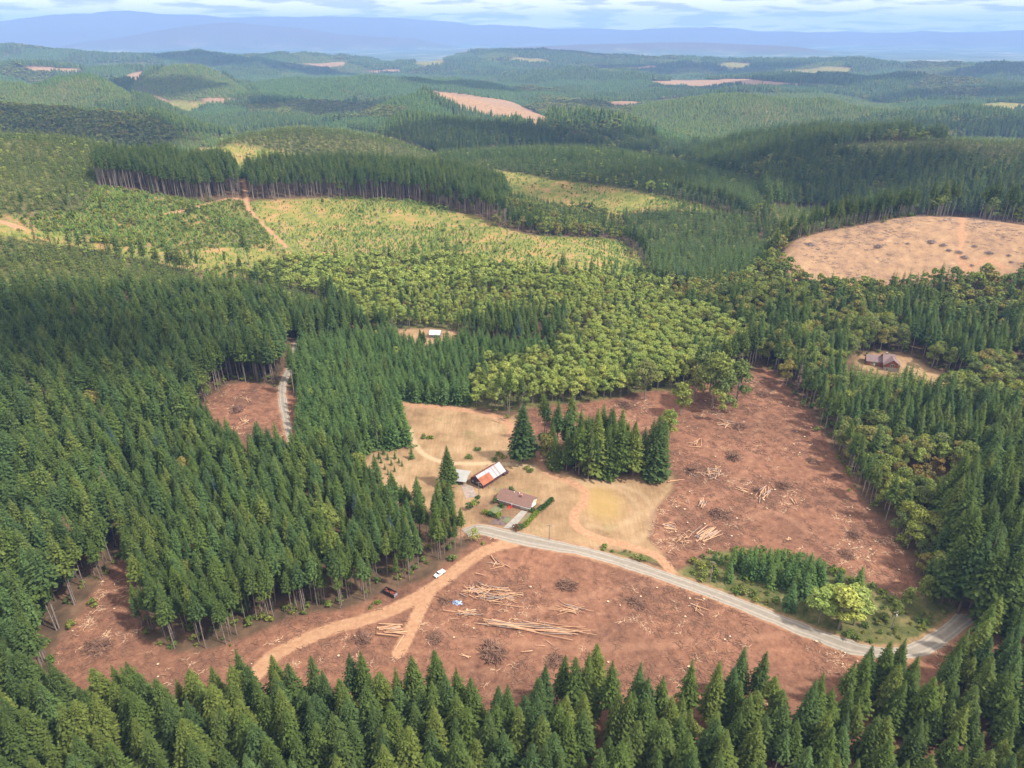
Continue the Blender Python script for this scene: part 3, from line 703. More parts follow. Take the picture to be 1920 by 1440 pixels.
# each kind: (name, crown mesh, trunk mesh, nominal height)
KIND = {}
def reg(k, h, crown, trunk): KIND.setdefault(k, []).append((h, crown, trunk))
for s in range(9):      # near firs, crown down to a third
    c0 = [.16, .24, .10, .3, .2, .14, .38, .06, .26][s]
    reg('fir_near', 26, conifer_mesh(s, 26, [4.1, 4.5, 4.8, 3.6, 4.2, 4.6, 3.4, 5.0, 3.8][s], c0, [54, 50, 56, 40, 46, 54, 38, 58, 44][s], 11, 5, M['fir_fg'], droop=[.26, .34, .2, .42, .28, .3, .36, .24, .38][s], shape=[.88, .8, 1.0, .85, .7, .95, .9, .82, 1.05][s], ragged=[.14, .2, .12, .28, .16, .15, .26, .14, .22][s], tw=.50), trunk_mesh(s, 26, .27, M['bark'], 10, c0))
for s in range(5):      # firs of a dense stand
    c0 = [.32, .40, .28, .36, .30][s]
    reg('fir_mid', 26, conifer_mesh(20 + s, 26, 3.5 + .25 * (s % 3), c0, 32, 9, 3, M['fir'], droop=.32, shape=.82, ragged=.15), trunk_mesh(20 + s, 26, .24, M['bark'], 8, c0))
for s in range(4):      # stand edge: long bare stems
    c0 = [.50, .56, .46, .60][s]
    reg('fir_bare', 28, conifer_mesh(30 + s, 28, 3.0 + .15 * s, c0, 26, 8, 4, M['fir_fg'], droop=.30, shape=.85), trunk_mesh(30 + s, 28, .23, M['bark_pale'], 14, c0))
for s in range(4):      # young firs with skirts to the ground
    reg('fir_young', 14, conifer_mesh(40 + s, 14, 2.7 + .2 * s, .03, 20, 8, 3, M['fir_young'], droop=.22), trunk_mesh(40 + s, 14, .16, M['bark'], 0))
for s in range(2):
    reg('fir_blue', 24, conifer_mesh(50 + s, 24, 3.4, .25, 26, 8, 3, M['fir_blue'], droop=.3), trunk_mesh(50 + s, 24, .24, M['bark'], 6))
    reg('fir_dead', 24, conifer_mesh(55 + s, 24, 2.4, .2, 22, 6, 2, M['dead'], droop=.4), trunk_mesh(55 + s, 24, .22, M['bark_pale'], 10))
for s in range(3):      # farther away
    reg('fir_far', 26, conifer_mesh(60 + s, 26, 3.9, .24, 20, 7, 2, M['fir'], droop=.35), trunk_mesh(60 + s, 26, .3, M['bark'], 0, n=4))
    reg('fir_tall', 40, conifer_mesh(65 + s, 40, 3.9, .57, 24, 7, 2, M['fir'], droop=.35, shape=.7), trunk_mesh(65 + s, 40, .42, M['bark_pale'], 0, n=4))
    reg('young_far', 14, conifer_mesh(70 + s, 14, 2.9, .04, 9, 7, 1, M['fir_young'], droop=.25), trunk_mesh(70 + s, 14, .2, M['bark'], 0, n=3))
for s in range(3):
    reg('fir_cone', 28, cone_mesh(80 + s, 28, 4.6, .15, M['fir'], 4, 8), None)
    reg('young_cone', 13, cone_mesh(85 + s, 13, 3.4, .02, M['fir_young'], 3, 8), None)
    reg('light_cone', 12, cone_mesh(185 + s, 12, 3.2, .02, M['fir_light'], 3, 8), None)
    reg('light_far', 12, conifer_mesh(170 + s, 12, 2.7, .04, 9, 7, 1, M['fir_light'], droop=.25), trunk_mesh(70 + s, 12, .2, M['bark'], 0, n=3))
    reg('sapling', 3.2, cone_mesh(90 + s, 3.2, 1.15, .0, M['fir_pale'], 3, 8), None)
for s in range(5):
    reg('leaf_near', 18, leaf_mesh(100 + s, 18, 5.2 + .4 * (s % 2), .12, 2600, .35, M['leaf']), trunk_mesh(100 + s, 18, .28, M['bark_pale'], 0, forks=5, rad=5, top=.7))
for s in range(4):
    reg('alder_near', 17, leaf_mesh(110 + s, 17, 3.4 + .3 * (s % 2), .22, 1900, .32, M['alder'], 12), trunk_mesh(110 + s, 17, .2, M['bark_pale'], 0, forks=3, rad=3.5, top=.7))
for s in range(3):
    reg('leaf_mid', 18, leaf_mesh(120 + s, 18, 5.2, .10, 520, .74, M['leaf'], 9), trunk_mesh(120 + s, 18, .3, M['bark_pale'], 0, n=4, forks=2, rad=5, top=.6))
    reg('alder_mid', 16, leaf_mesh(125 + s, 16, 3.6, .2, 340, .66, M['alder'], 7), trunk_mesh(125 + s, 16, .22, M['bark_pale'], 0, n=4, top=.6))
    reg('leaf_far', 17, leaf_mesh(130 + s, 17, 6.5, .1, 46, 2.4, M['leaf'], 5), None)
    reg('shrub', 3, leaf_mesh(140 + s, 3, 2.0, .0, 170, .36, M['shrub'], 6), None)
    reg('leaf_orange', 14, leaf_mesh(145 + s, 14, 4.2, .3, 520, .6, M['leaf_or'], 7), trunk_mesh(145 + s, 14, .25, M['bark'], 0, n=4, forks=3, rad=4, top=.6))
print('tree meshes', round(time.time() - T0, 1))

# ------------------------------------------------------------------ where trees stand
PT = []       # arrays: x, y, z, height, widthfactor, kindname id
KN = list(KIND); KI = {k: i for i, k in enumerate(KN)}
HOLD = []     # clear circles (x, y, radius) for buildings and hand-placed trees
def grid_pts(r0, r1, s, az=(-.86, .86), jit=.42, seed=0):
    g = np.random.default_rng(seed)
    x = np.arange(-r1, r1, s); y = np.arange(0, r1, s * .87)
    X, Y = np.meshgrid(x, y); X = X + (np.arange(len(y)) % 2)[:, None] * s * .5
    X = X.ravel(); Y = Y.ravel()
    r = np.hypot(X, Y); a = np.arctan2(X, Y)
    k = (r >= r0 - 2 * s) & (r <= r1 + 2 * s) & (a > az[0]) & (a < az[1]); X, Y = X[k], Y[k]
    X = X + g.uniform(-jit, jit, len(X)) * s; Y = Y + g.uniform(-jit, jit, len(Y)) * s
    r = np.hypot(X, Y); k = (r >= r0) & (r < r1)
    return X[k], Y[k]
def put(x, y, z, h, wf, kind):
    if len(x): PT.append((x, y, z, h, wf, kind))
def hero(px, pyb, pyt, kind, wf=1.0, wpx=None):
    """one tree by the pixel of its foot and the row of its tip"""
    x, y, z = at(px, pyb)
    dx_, dy_, dz_ = ray(px, pyt); r = math.hypot(x, y)
    h = CAMZ + r * dz_ / math.hypot(dx_, dy_) - z
    return x, y, z, h
# kinds by zone: list of (kind near, kind mid, weight, hmin, hmax, width)
bands = [(95, 260, 0), (260, 620, 1), (620, 1050, 2), (1050, 1900, 3), (1900, 3400, 4), (3400, 5600, 5), (5600, 9600, 6)]
def spacing(zone, b):
    base = {'forest': 5.6, 'fg': 7.3, 'youngd': 4.8, 'youngl': 5.2, 'alder': 5.2, 'mix': 6.6, 'hillmix': 7.0, 'tall': 6.6, 'bigfir': 8.0, 'sap': 3.0, 'sapd': 3.2, 'brush': 3.2, 'dirt': 30}[zone]
    k = [1, 1, 1.0, 1.15, 1.7, 2.6, 4.2][b]
    if zone in ('youngd', 'youngl') and b in (2, 3): k *= 1.12
    if zone in ('sap', 'sapd') and b >= 4: k *= 1.6
    return base * k
MIXES = {
    'forest': [('fir', .945, 20, 32), ('leaf', .03, 14, 21), ('blue', .010, 20, 26), ('dead', .015, 17, 27)],
    'fg': [('fir', .95, 21, 31), ('leaf', .02, 8, 12), ('bare', .03, 22, 28)],
    'youngd': [('young', .94, 10, 18), ('alder', .03, 8, 12), ('fir', .03, 16, 22)],
    'youngl': [('light', .78, 7, 14), ('young', .16, 9, 15), ('alder', .06, 6, 11)],
    'alder': [('alder', .86, 10, 18), ('fir', .045, 15, 24), ('leaf', .085, 11, 19), ('orange', .01, 9, 13)],
    'mix': [('fir', .42, 15, 27), ('leaf', .50, 12, 20), ('alder', .06, 13, 18), ('orange', .02, 9, 14)],
    'hillmix': [('fir', .72, 24, 38), ('leaf', .24, 14, 22), ('orange', .04, 10, 14)],
    'tall': [('tall', 1, 31, 41)],
    'bigfir': [('fir', 1, 31, 43)],
    'sap': [('sap', .74, 1.0, 3.2), ('shrub', .05, 1.5, 3.5)],
    'sapd': [('sap', .62, 1.8, 4.6), ('shrub', .30, 1.8, 4.6), ('leaf', .010, 6, 10), ('fir', .002, 12, 20)],
    'brush': [('shrub', .8, 1.2, 4.0)],
}
def kind_for(k, b, edge):
    if k == 'fir': return ['fir_near', 'fir_near' if edge else 'fir_mid', 'fir_far', 'fir_far', 'fir_cone', 'fir_cone', 'fir_cone'][b]
    if k == 'bare': return 'fir_bare'
    if k == 'blue': return 'fir_blue' if b < 3 else 'fir_cone'
    if k == 'dead': return 'fir_dead' if b < 3 else 'fir_cone'
    if k == 'young': return ['fir_young', 'fir_young', 'young_far', 'young_far', 'young_cone', 'young_cone', 'young_cone'][b]
    if k == 'light': return ['light_far', 'light_far', 'light_far', 'light_far', 'light_cone', 'light_cone', 'light_cone'][b]
    if k == 'tall': return 'fir_tall'
    if k == 'alder': return ['alder_near', 'alder_near', 'alder_mid', 'alder_mid', 'leaf_far', 'leaf_far', 'leaf_far'][b]
    if k == 'leaf': return ['leaf_near', 'leaf_near', 'leaf_mid', 'leaf_mid', 'leaf_far', 'leaf_far', 'leaf_far'][b]
    if k == 'orange': return 'leaf_orange' if b < 4 else 'leaf_far'
    if k == 'sap': return 'sapling'
    if k == 'shrub': return 'shrub'
HOLDS = [(at(970, 943), 22), (at(918, 898), 16), (at(860, 900), 12), (at(1655, 688), 20), (at(1625, 690), 16), (at(815, 632), 10), (at(735, 1113), 5), (at(823, 1078), 5), (at(1908, 685), 8), (at(1700, 700), 8), (at(1655, 700), 12)]
openc = [CL['dirt'], CL['field'], CL['tan'], CL['sap'], CL['sapd'], CL['bare'], CL['brush']]
for b, (r0, r1, _) in enumerate(bands):
    for zone in MIXES:
        s = spacing(zone, b)
        if zone == 'fg' and b > 1: continue
        if zone == 'tall' and b not in (2, 3): continue
        if zone == 'bigfir' and b > 1: continue
        X, Y = grid_pts(r0, r1, s, az=(-.98, .98) if b == 0 else (-.80, .80), seed=b * 31 + CL[zone])
        if not len(X): continue
        Z = height(X, Y)
        k = classify(X, Y, Z, .8) == CL[zone]
        X, Y, Z = X[k], Y[k], Z[k]
        if not len(X): continue
        if b <= 2:
            rdd = road_dist(X, Y); k = rdd > (2.6 if zone not in ('brush', 'sap', 'sapd') else .8)
            X, Y, Z = X[k], Y[k], Z[k]
            for (hx, hy, hz), hr in HOLDS:
                k = np.hypot(X - hx, Y - hy) > hr; X, Y, Z = X[k], Y[k], Z[k]
        k = visible(X, Y, Z + 35, .004 if b < 4 else .002)
        X, Y, Z = X[k], Y[k], Z[k]
        if not len(X): continue
        # clumping and gaps
        if zone in ('sap', 'sapd'):
            k = rng.random(len(X)) < (.74 if zone == 'sapd' else .60) + .9 * fbm(X, Y, 60, 3, 90); X, Y, Z = X[k], Y[k], Z[k]
        if zone == 'brush':
            k = rng.random(len(X)) < .62 + .7 * fbm(X, Y, 20, 3, 92); X, Y, Z = X[k], Y[k], Z[k]
        if zone in ('forest', 'mix', 'alder', 'fg') and b < 4:
            k = rng.random(len(X)) < .93 + .35 * fbm(X, Y, 40, 2, 91); X, Y, Z = X[k], Y[k], Z[k]
        n = len(X)
        if not n: continue
        # is open ground close by? (stand edges carry bare stems)
        edge = np.zeros(n, bool)
        if zone in ('forest', 'mix', 'hillmix', 'fg') and b < 4:
            for dx_, dy_ in ((0, -9), (-8, -5), (8, -5), (0, -17), (7, -14), (-7, -14)):
                edge |= np.isin(classify(X + dx_, Y + dy_, height(X + dx_, Y + dy_), .8), openc)
        u = rng.random(n); pick = np.zeros(n, int); acc = 0
        if zone in ('mix', 'hillmix'): u = np.clip(u * .55 + .45 * (fbm(X, Y, 55, 3, 93) * 1.6 + .5), 0, .9999)
        done = np.zeros(n, bool)
        hfield = fbm(X, Y, 130, 3, 94)
        for (kd, wgt, h0, h1) in MIXES[zone]:
            m = (u >= acc) & (u < acc + wgt) & ~done; acc += wgt; done |= m
            if not m.any(): continue
            H = h0 + (h1 - h0) * np.clip(rng.random(m.sum()) * .75 + .125 + hfield[m] * .8 + rng.normal(0, .16, m.sum()), -.25, 1.15)
            W = (rng.uniform(.85, 1.18, m.sum()) if kd not in ('alder', 'leaf') else rng.uniform(.68, 1.32, m.sum())) * ([1.14, 1.08, 1.05, 1.15, 1.35, 1.9, 2.9][b] if kd != 'sap' else [1, 1, 1, 1.2, 1.9, 2.6, 3.5][b])
            if zone == 'forest':
                qx, qy, _ = project(X[m], Y[m], Z[m]); lf = ((qx < 545) & (qy > 555) & ~((qx > 225) & (qy > 850)))
                H = H * np.where(lf, 1.16, .98); W = W * np.where(lf, 1.10, .94)
            e = edge[m]
            if e.any() and b < 3 and zone in ('forest', 'mix', 'fg') and kd in ('fir', 'leaf'):
                ex = np.repeat(X[m][e], 2) + rng.normal(0, 3.0, 2 * e.sum()); ey = np.repeat(Y[m][e], 2) + rng.normal(0, 3.0, 2 * e.sum()) - 1.0
                gq = (rng.random(len(ex)) < .55) & (road_dist(ex, ey) > .5)
                put(ex[gq], ey[gq], height(ex[gq], ey[gq]), rng.uniform(.8, 3.4, gq.sum()), rng.uniform(.8, 1.3, gq.sum()), 'shrub')
            ku = kind_for(kd, b, zone == 'bigfir')
            if kd == 'fir' and b < 3 and e.any():
                put(X[m][e], Y[m][e], Z[m][e], H[e] * 1.05, W[e] * .95, 'fir_bare')
                if zone == 'forest':
                    ex = X[m][e] + rng.normal(0, 2.6, e.sum()); ey = Y[m][e] + 1.0 + rng.normal(0, 2.2, e.sum()); gq = (rng.random(len(ex)) < .8) & (road_dist(ex, ey) > 2.6) & (classify(ex, ey, height(ex, ey), .8) == 0)
                    put(ex[gq], ey[gq], height(ex[gq], ey[gq]), (H[e] * rng.uniform(.78, 1.0, e.sum()))[gq], np.full(gq.sum(), .74), 'fir_bare')
                put(X[m][~e], Y[m][~e], Z[m][~e], H[~e], W[~e], ku)
            else:
                put(X[m], Y[m], Z[m], H, W, ku)
print('points', sum(len(p[0]) for p in PT), round(time.time() - T0, 1))

# trees placed one by one: (px foot, py foot, py tip, kind, width factor)
HERO = []
def H_(kind, wf, *pts):
    for px, pyb, pyt in pts: HERO.append((px, pyb, pyt, kind, wf))
H_('fir_near', 1.25, (841, 908, 833))
H_('fir_near', 1.5, (980, 864, 757))
H_('fir_near', 1.25, (1070, 806, 731), (1112, 888, 764), (1062, 884, 812), (1085, 890, 790), (1135, 892, 800), (1160, 893, 785), (1186, 894, 797), (1226, 893, 778), (1205, 890, 815), (1100, 870, 780), (1040, 878, 815), (1148, 880, 790), (1075, 868, 800))
H_('leaf_near', 1.1, (1028, 868, 812), (1020, 852, 808))
H_('leaf_near', 1.1, (1208, 750, 672), (1275, 778, 712), (1335, 765, 650), (1380, 758, 668), (1300, 752, 680), (1358, 770, 690), (1330, 740, 655), (1250, 822, 765))
H_('alder_near', .8, (1145, 748, 714), (1255, 826, 762), (1348, 790, 732), (1375, 776, 745))
H_('fir_young', 1.15, (1372, 1066, 1025), (1400, 1070, 1022), (1425, 1074, 1030), (1450, 1078, 1024), (1478, 1082, 1030), (1502, 1086, 1032), (1525, 1094, 1040), (1410, 1084, 1040), (1440, 1090, 1046), (1490, 1112, 1062), (1515, 1106, 1050), (1365, 1090, 1050), (1443, 1100, 1055), (1478, 1142, 1085), (1500, 1104, 1060), (1460, 1092, 1050), (1572, 1094, 1064), (1608, 1100, 1058), (1352, 1056, 1035), (1340, 1052, 1030), (1530, 1080, 1040))
H_('fir_young', 1.25, (1385, 1062, 1022), (1412, 1060, 1018), (1437, 1066, 1022), (1463, 1070, 1024), (1490, 1076, 1028), (1514, 1080, 1032), (1395, 1078, 1036), (1426, 1088, 1044), (1470, 1100, 1052), (1485, 1098, 1050), (1505, 1118, 1068), (1535, 1100, 1050))
H_('alder_near', 1.7, (1535, 1168, 1096), (1572, 1180, 1094), (1600, 1172, 1098), (1590, 1150, 1090), (1555, 1155, 1090))
H_('leaf_near', 1.0, (1700, 1140, 1095), (1672, 1160, 1118), (1730, 1128, 1070), (1752, 1100, 1030))
H_('fir_near', 1.3, (1828, 1178, 1005), (1795, 1150, 978), (1765, 1132, 990), (1858, 1188, 1000), (1815, 1150, 960))
# front row of the near stand
H_('fir_near', 1.0, (108, 1345, 1262), (175, 1362, 1272), (240, 1330, 1232), (300, 1358, 1268), (352, 1352, 1262), (420, 1345, 1240), (466, 1310, 1206), (500, 1375, 1262), (532, 1340, 1220), (600, 1345, 1228), (622, 1370, 1252), (668, 1330, 1222), (690, 1335, 1218), (752, 1350, 1250), (782, 1345, 1228), (822, 1330, 1218), (842, 1390, 1262), (862, 1372, 1255), (935, 1378, 1285), (1020, 1350, 1245), (1052, 1322, 1225), (1112, 1325, 1206), (1098, 1345, 1222), (1140, 1365, 1240), (1190, 1360, 1240), (1232, 1372, 1262), (1285, 1345, 1230), (1330, 1352, 1232), (1378, 1310, 1206), (1412, 1320, 1214), (1500, 1400, 1262), (1515, 1392, 1248), (1575, 1330, 1228), (1600, 1320, 1212), (1640, 1300, 1190), (1668, 1292, 1184), (1690, 1325, 1215), (1655, 1345, 1228), (1780, 1278, 1162), (1760, 1310, 1210), (1820, 1290, 1175), (1865, 1270, 1165), (1900, 1285, 1180), (1735, 1370, 1262))
# tall solitary stems on and below the ridge
H_('fir_tall', 1.0, (463, 505, 428), (470, 512, 440), (425, 510, 468), (810, 488, 448), (1300, 415, 380), (690, 400, 372), (1015, 435, 385), (1060, 440, 392), (1085, 445, 398), (980, 432, 385), (930, 418, 372), (135, 392, 335), (150, 388, 342), (120, 386, 345), (1215, 480, 420), (1475, 500, 478))
H_('leaf_mid', 1.3, (532, 518, 486), (605, 382, 370), (438, 520, 490))
H_('fir_young', 1.0, (772, 860, 836), (720, 852, 838), (1722, 545, 500), (1770, 540, 495), (1912, 530, 470))
H_('fir_young', 1.0, (711, 860, 845), (727, 862, 848), (741, 860, 845), (715, 868, 855), (734, 872, 858), (748, 868, 857), (754, 874, 862), (722, 880, 868), (705, 872, 862), (740, 884, 872), (728, 890, 878))
H_('fir_dead', 1.0, (634, 612, 580), (646, 615, 585))
H_('fir_blue', 1.2, (755, 616, 600))
H_('fir_tall', 1.0, (552, 742, 650), (690, 990, 905))
hx, hy, hz, hh, hw, hk = [], [], [], [], [], []
for px, pyb, pyt, kind, wf in HERO:
    x, y, z, h = hero(px, pyb, pyt, kind)
    PT.append((np.array([x]), np.array([y]), np.array([z]), np.array([h]), np.array([wf]), kind))
nhero = len(HERO)
# gather
X = np.concatenate([p[0] for p in PT]); Y = np.concatenate([p[1] for p in PT]); Z = np.concatenate([p[2] for p in PT])
H = np.concatenate([p[3] for p in PT]); W = np.concatenate([p[4] for p in PT]); K = np.concatenate([np.full(len(p[0]), KI[p[5]]) for p in PT])
ishero = np.zeros(len(X), bool); ishero[-nhero:] = True
# keep wild trees off the hand-placed ones
hxy = np.stack([X[ishero], Y[ishero]], 1); keep = np.ones(len(X), bool)
nearm = np.hypot(X, Y) < 1000
for a, bb in hxy:
    d = np.hypot(X - a, Y - bb); keep &= ~((d < 3.4) & nearm & ~ishero)
X, Y, Z, H, W, K, ishero = [a[keep] for a in (X, Y, Z, H, W, K, ishero)]
VAR = rng.integers(0, 1000, len(X)); ROT = rng.random(len(X)) * 6.283
TOPX, TOPY, DEP = project(X, Y, Z + H)
BOTX, BOTY, _ = project(X, Y, Z)
print('trees', len(X), round(time.time() - T0, 1))

FAM = {'fir': ['fir_near', 'fir_mid', 'fir_bare', 'fir_young', 'fir_blue', 'fir_dead', 'fir_far', 'fir_tall', 'young_far', 'fir_cone', 'young_cone', 'light_cone', 'light_far'],
       'broad': ['leaf_near', 'alder_near', 'leaf_mid', 'alder_mid', 'leaf_far', 'leaf_orange'],
       'sap': ['sapling'], 'shrub': ['shrub']}
famof = {KI[k]: f for f, ks in FAM.items() for k in ks}
FAMI = np.array([famof[int(k)] for k in K])
infr = (TOPX > 0) & (TOPX < 1920) & (TOPY > -10) & (TOPY < 1430)
size = H * F / DEP
# look for what hides the upper third of each candidate (a coarse depth test over the picture)
cell = 7
dbuf = np.full((260, 340), 1e9)
near = np.where((DEP < 1300) & (size > 6))[0]
order = near[np.argsort(DEP[near])]
seen = np.zeros(len(X), bool)
for i in order:
    if not infr[i]: pass
    x0, y0, y1 = TOPX[i] / cell, TOPY[i] / cell, BOTY[i] / cell
    hwid = max(1, int(.10 * size[i] / cell))
    ci = int(x0); j0, j1 = int(y0), int(y0 + .45 * (y1 - y0)) + 1
    if ci < 0 or ci >= 280 or j0 < 0 or j0 >= 215: 
        continue
    blk = dbuf[j0:max(j1, j0 + 1), max(ci, 0):ci + 1]
    seen[i] = (blk > 1e8).mean() > .34
    dbuf[j0:int(y1) + 1, max(0, ci - hwid):ci + hwid + 1] = np.minimum(dbuf[j0:int(y1) + 1, max(0, ci - hwid):ci + hwid + 1], DEP[i])
indiv = np.zeros(len(X), bool)
for fam, cap in (('fir', 296), ('broad', 290), ('sap', 0), ('shrub', 150)):
    cand = np.where((FAMI == fam) & infr & (seen | ishero))[0]
    score = size[cand] + ishero[cand] * 1000
    indiv[cand[np.argsort(-score)[:cap]]] = True

# one proto of every kind and variant must exist as a real tree for the masses to repeat
PROTO = {}
for k in KN:
    idx = np.where(K == KI[k])[0]
    nv = len(KIND[k])
    if not len(idx): continue
    VAR[idx] = VAR[idx] % nv
    for v in range(nv):
        got = [i for i in idx[indiv[idx]] if VAR[i] == v]
        if not got:
            pool = idx[(infr[idx])] if infr[idx].any() else idx
            ps = pool[(VAR[pool] == v)]
            if not len(ps): ps = idx[VAR[idx] == v]
            if not len(ps): ps = idx[:1]; VAR[ps] = v
            indiv[ps[np.argmax(size[ps])]] = True
def zone_words(px, py):
    if py > 1262: return 'in the nearest stand along the bottom edge'
    if px > 1660 and py > 900: return 'by the bend of the gravel road'
    if px > 1380 and py > 900: return 'in the brushy strip above the gravel road'
    if px > 1400: return 'in the wood right of the long clearing'
    if px > 1010 and px < 1260 and 800 < py < 910: return 'in the dark grove beside the hay meadow'
    if px > 1010 and 690 < py < 830: return 'at the far rim of the red clearing'
    if px < 240 and py > 850: return 'in the stand left of the red clearing'
    if px < 905 and py > 860: return 'in the big block between clearing and farm'
    if 540 < px < 780 and py > 640: return 'in the young block right of the forest road'
    if px < 560 and py > 560: return 'in the tall forest left of the forest road'
    if px > 860 and 560 < py: return 'in the alder wood behind the meadow'
    if py > 430: return 'on the slope below the bright regrowth'
    if py > 250: return 'on or near the first wooded ridge'
    return 'on the far blue hills'
LOOK = {'fir_near': ('full dark green fir', 'fir tree'), 'fir_mid': ('close-grown dark green fir', 'fir tree'), 'fir_bare': ('fir with a long bare pale stem', 'fir tree'),
        'fir_young': ('young fir with branches to the ground', 'fir tree'), 'fir_blue': ('pale blue-green fir', 'fir tree'), 'fir_dead': ('rusty dead fir', 'fir tree'),
        'fir_far': ('small-looking dark fir', 'fir tree'), 'fir_tall': ('very tall fir with a bare stem', 'fir tree'), 'young_far': ('young bluish fir', 'fir tree'),
        'light_cone': ('distant pale green fir', 'fir tree'), 'light_far': ('pale green young fir', 'fir tree'), 'fir_cone': ('distant dark fir', 'fir tree'), 'young_cone': ('distant young fir', 'fir tree'), 'leaf_near': ('round olive broadleaf tree', 'broadleaf tree'),
        'alder_near': ('yellow-green alder with a pale stem', 'broadleaf tree'), 'leaf_mid': ('rounded olive tree', 'broadleaf tree'), 'alder_mid': ('yellow-green alder', 'broadleaf tree'),
        'leaf_far': ('distant broadleaf tree', 'broadleaf tree'), 'leaf_orange': ('tree with leaves turning orange', 'broadleaf tree'), 'sapling': ('bright green sapling', 'sapling'), 'shrub': ('low leafy shrub', 'shrub')}
NM = {'fir': 'fir_tree', 'broad': 'broadleaf_tree', 'sap': 'sapling', 'shrub': 'shrub'}
for i in np.where(indiv)[0]:
    k = KN[K[i]]; h0, cm, tm = KIND[k][VAR[i]]
    fam = famof[int(K[i])]
    s = H[i] / h0
    if cm is not None and tm is None:
        o = link(NM[fam] if fam in ('sap', 'shrub') else NM[fam], cm); o.location = (X[i], Y[i], Z[i] - .05)
        cr_o, tr_o = o, None
    else:
        o = empty(NM[fam], (X[i], Y[i], Z[i]))
        cr_o = link('crown', cm, o); tr_o = link('trunk', tm, o)
    o.rotation_euler = (0, 0, ROT[i]); o.scale = (s * W[i], s * W[i], s)
    look, cat = LOOK[k]; zw = zone_words(BOTX[i], BOTY[i])
    tag(o, f'{look} {zw}', cat, f'{cat}s {zw}')
    PROTO.setdefault((k, VAR[i]), (cr_o, tr_o))
print('individual trees', int(indiv.sum()), round(time.time() - T0, 1))

# ------------------------------------------------------------------ masses: points with instances of real trees
def scatter(name, idx, fams, label, cat):
    idx = np.asarray(idx)
    if not len(idx): return
    me = bpy.data.meshes.new(name); me.vertices.add(len(idx))
    me.vertices.foreach_set('co', np.stack([X[idx], Y[idx], Z[idx]], 1).astype(np.float32).ravel())
    key = {}
    vid = np.zeros(len(idx), np.int32); h0 = np.ones(len(idx))
    for n, (k, v) in enumerate([(k, v) for k in fams for v in range(len(KIND[k]))]):
        m = (K[idx] == KI[k]) & (VAR[idx] == v)
        if m.any(): key[n] = (k, v); vid[m] = n; h0[m] = KIND[k][v][0]
    s = H[idx] / h0
    a = me.attributes.new('vid', 'INT', 'POINT'); a.data.foreach_set('value', vid)
    a = me.attributes.new('tsc', 'FLOAT_VECTOR', 'POINT'); a.data.foreach_set('vector', np.stack([s * W[idx], s * W[idx], s], 1).astype(np.float32).ravel())
    tilt = np.clip(rng.normal(0, .02, (len(idx), 2)), -.05, .05)
    a = me.attributes.new('trot', 'FLOAT_VECTOR', 'POINT'); a.data.foreach_set('vector', np.stack([tilt[:, 0], tilt[:, 1], ROT[idx]], 1).astype(np.float32).ravel())
    return gn_instances(name, me, key, label, cat)
def gn_instances(name, me, key, label, cat):
    o = link(name, me); tag(o, kind='stuff')
    if label: o['label'] = label; o['category'] = cat
    ng = bpy.data.node_groups.new(name, 'GeometryNodeTree')
    ng.interface.new_socket('Geometry', in_out='INPUT', socket_type='NodeSocketGeometry'); ng.interface.new_socket('Geometry', in_out='OUTPUT', socket_type='NodeSocketGeometry')
    gi = ng.nodes.new('NodeGroupInput'); go = ng.nodes.new('NodeGroupOutput'); jn = ng.nodes.new('GeometryNodeJoinGeometry')
    def na(nm, t): n = ng.nodes.new('GeometryNodeInputNamedAttribute'); n.data_type = t; n.inputs['Name'].default_value = nm; return n.outputs['Attribute']
    av, asc, aro = na('vid', 'INT'), na('tsc', 'FLOAT_VECTOR'), na('trot', 'FLOAT_VECTOR')
    for n, (k, v) in key.items():
        cmp_ = ng.nodes.new('FunctionNodeCompare'); cmp_.data_type = 'INT'; cmp_.operation = 'EQUAL'
        ng.links.new(av, cmp_.inputs[2]); cmp_.inputs[3].default_value = n
        ip = ng.nodes.new('GeometryNodeInstanceOnPoints')
        ng.links.new(gi.outputs[0], ip.inputs['Points']); ng.links.new(cmp_.outputs[0], ip.inputs['Selection'])
        e2r = ng.nodes.new('FunctionNodeEulerToRotation'); ng.links.new(aro, e2r.inputs[0])
        ng.links.new(e2r.outputs[0], ip.inputs['Rotation']); ng.links.new(asc, ip.inputs['Scale'])
        src = [q for q in PROTO[(k, v)] if q is not None]
        outs = []
        for q in src:
            oi = ng.nodes.new('GeometryNodeObjectInfo'); oi.transform_space = 'ORIGINAL'; oi.inputs['Object'].default_value = q; oi.inputs['As Instance'].default_value = False
            outs.append(oi.outputs['Geometry'])
        if len(outs) > 1:
            j2 = ng.nodes.new('GeometryNodeJoinGeometry')
            for x_ in outs: ng.links.new(x_, j2.inputs[0])
            ng.links.new(j2.outputs[0], ip.inputs['Instance'])
        else: ng.links.new(outs[0], ip.inputs['Instance'])
        ng.links.new(ip.outputs[0], jn.inputs[0])
    ng.links.new(jn.outputs[0], go.inputs[0])
    md = o.modifiers.new('scatter', 'NODES'); md.node_group = ng
    return o
rest = ~indiv
scatter('fir_forest', np.where(rest & (FAMI == 'fir'))[0], FAM['fir'], 'dark green fir forest covering the valley and hills', 'forest')
scatter('broadleaf_woods', np.where(rest & (FAMI == 'broad'))[0], FAM['broad'], 'yellow-green broadleaf woods between the fir stands', 'forest')
scatter('sapling_regrowth', np.where(rest & (FAMI == 'sap'))[0], FAM['sap'], 'sapling regrowth dotting the bright yellow slope', 'vegetation')
scatter('undergrowth', np.where(rest & (FAMI == 'shrub'))[0], FAM['shrub'], 'leafy undergrowth beside the road and on the cleared slope', 'vegetation')

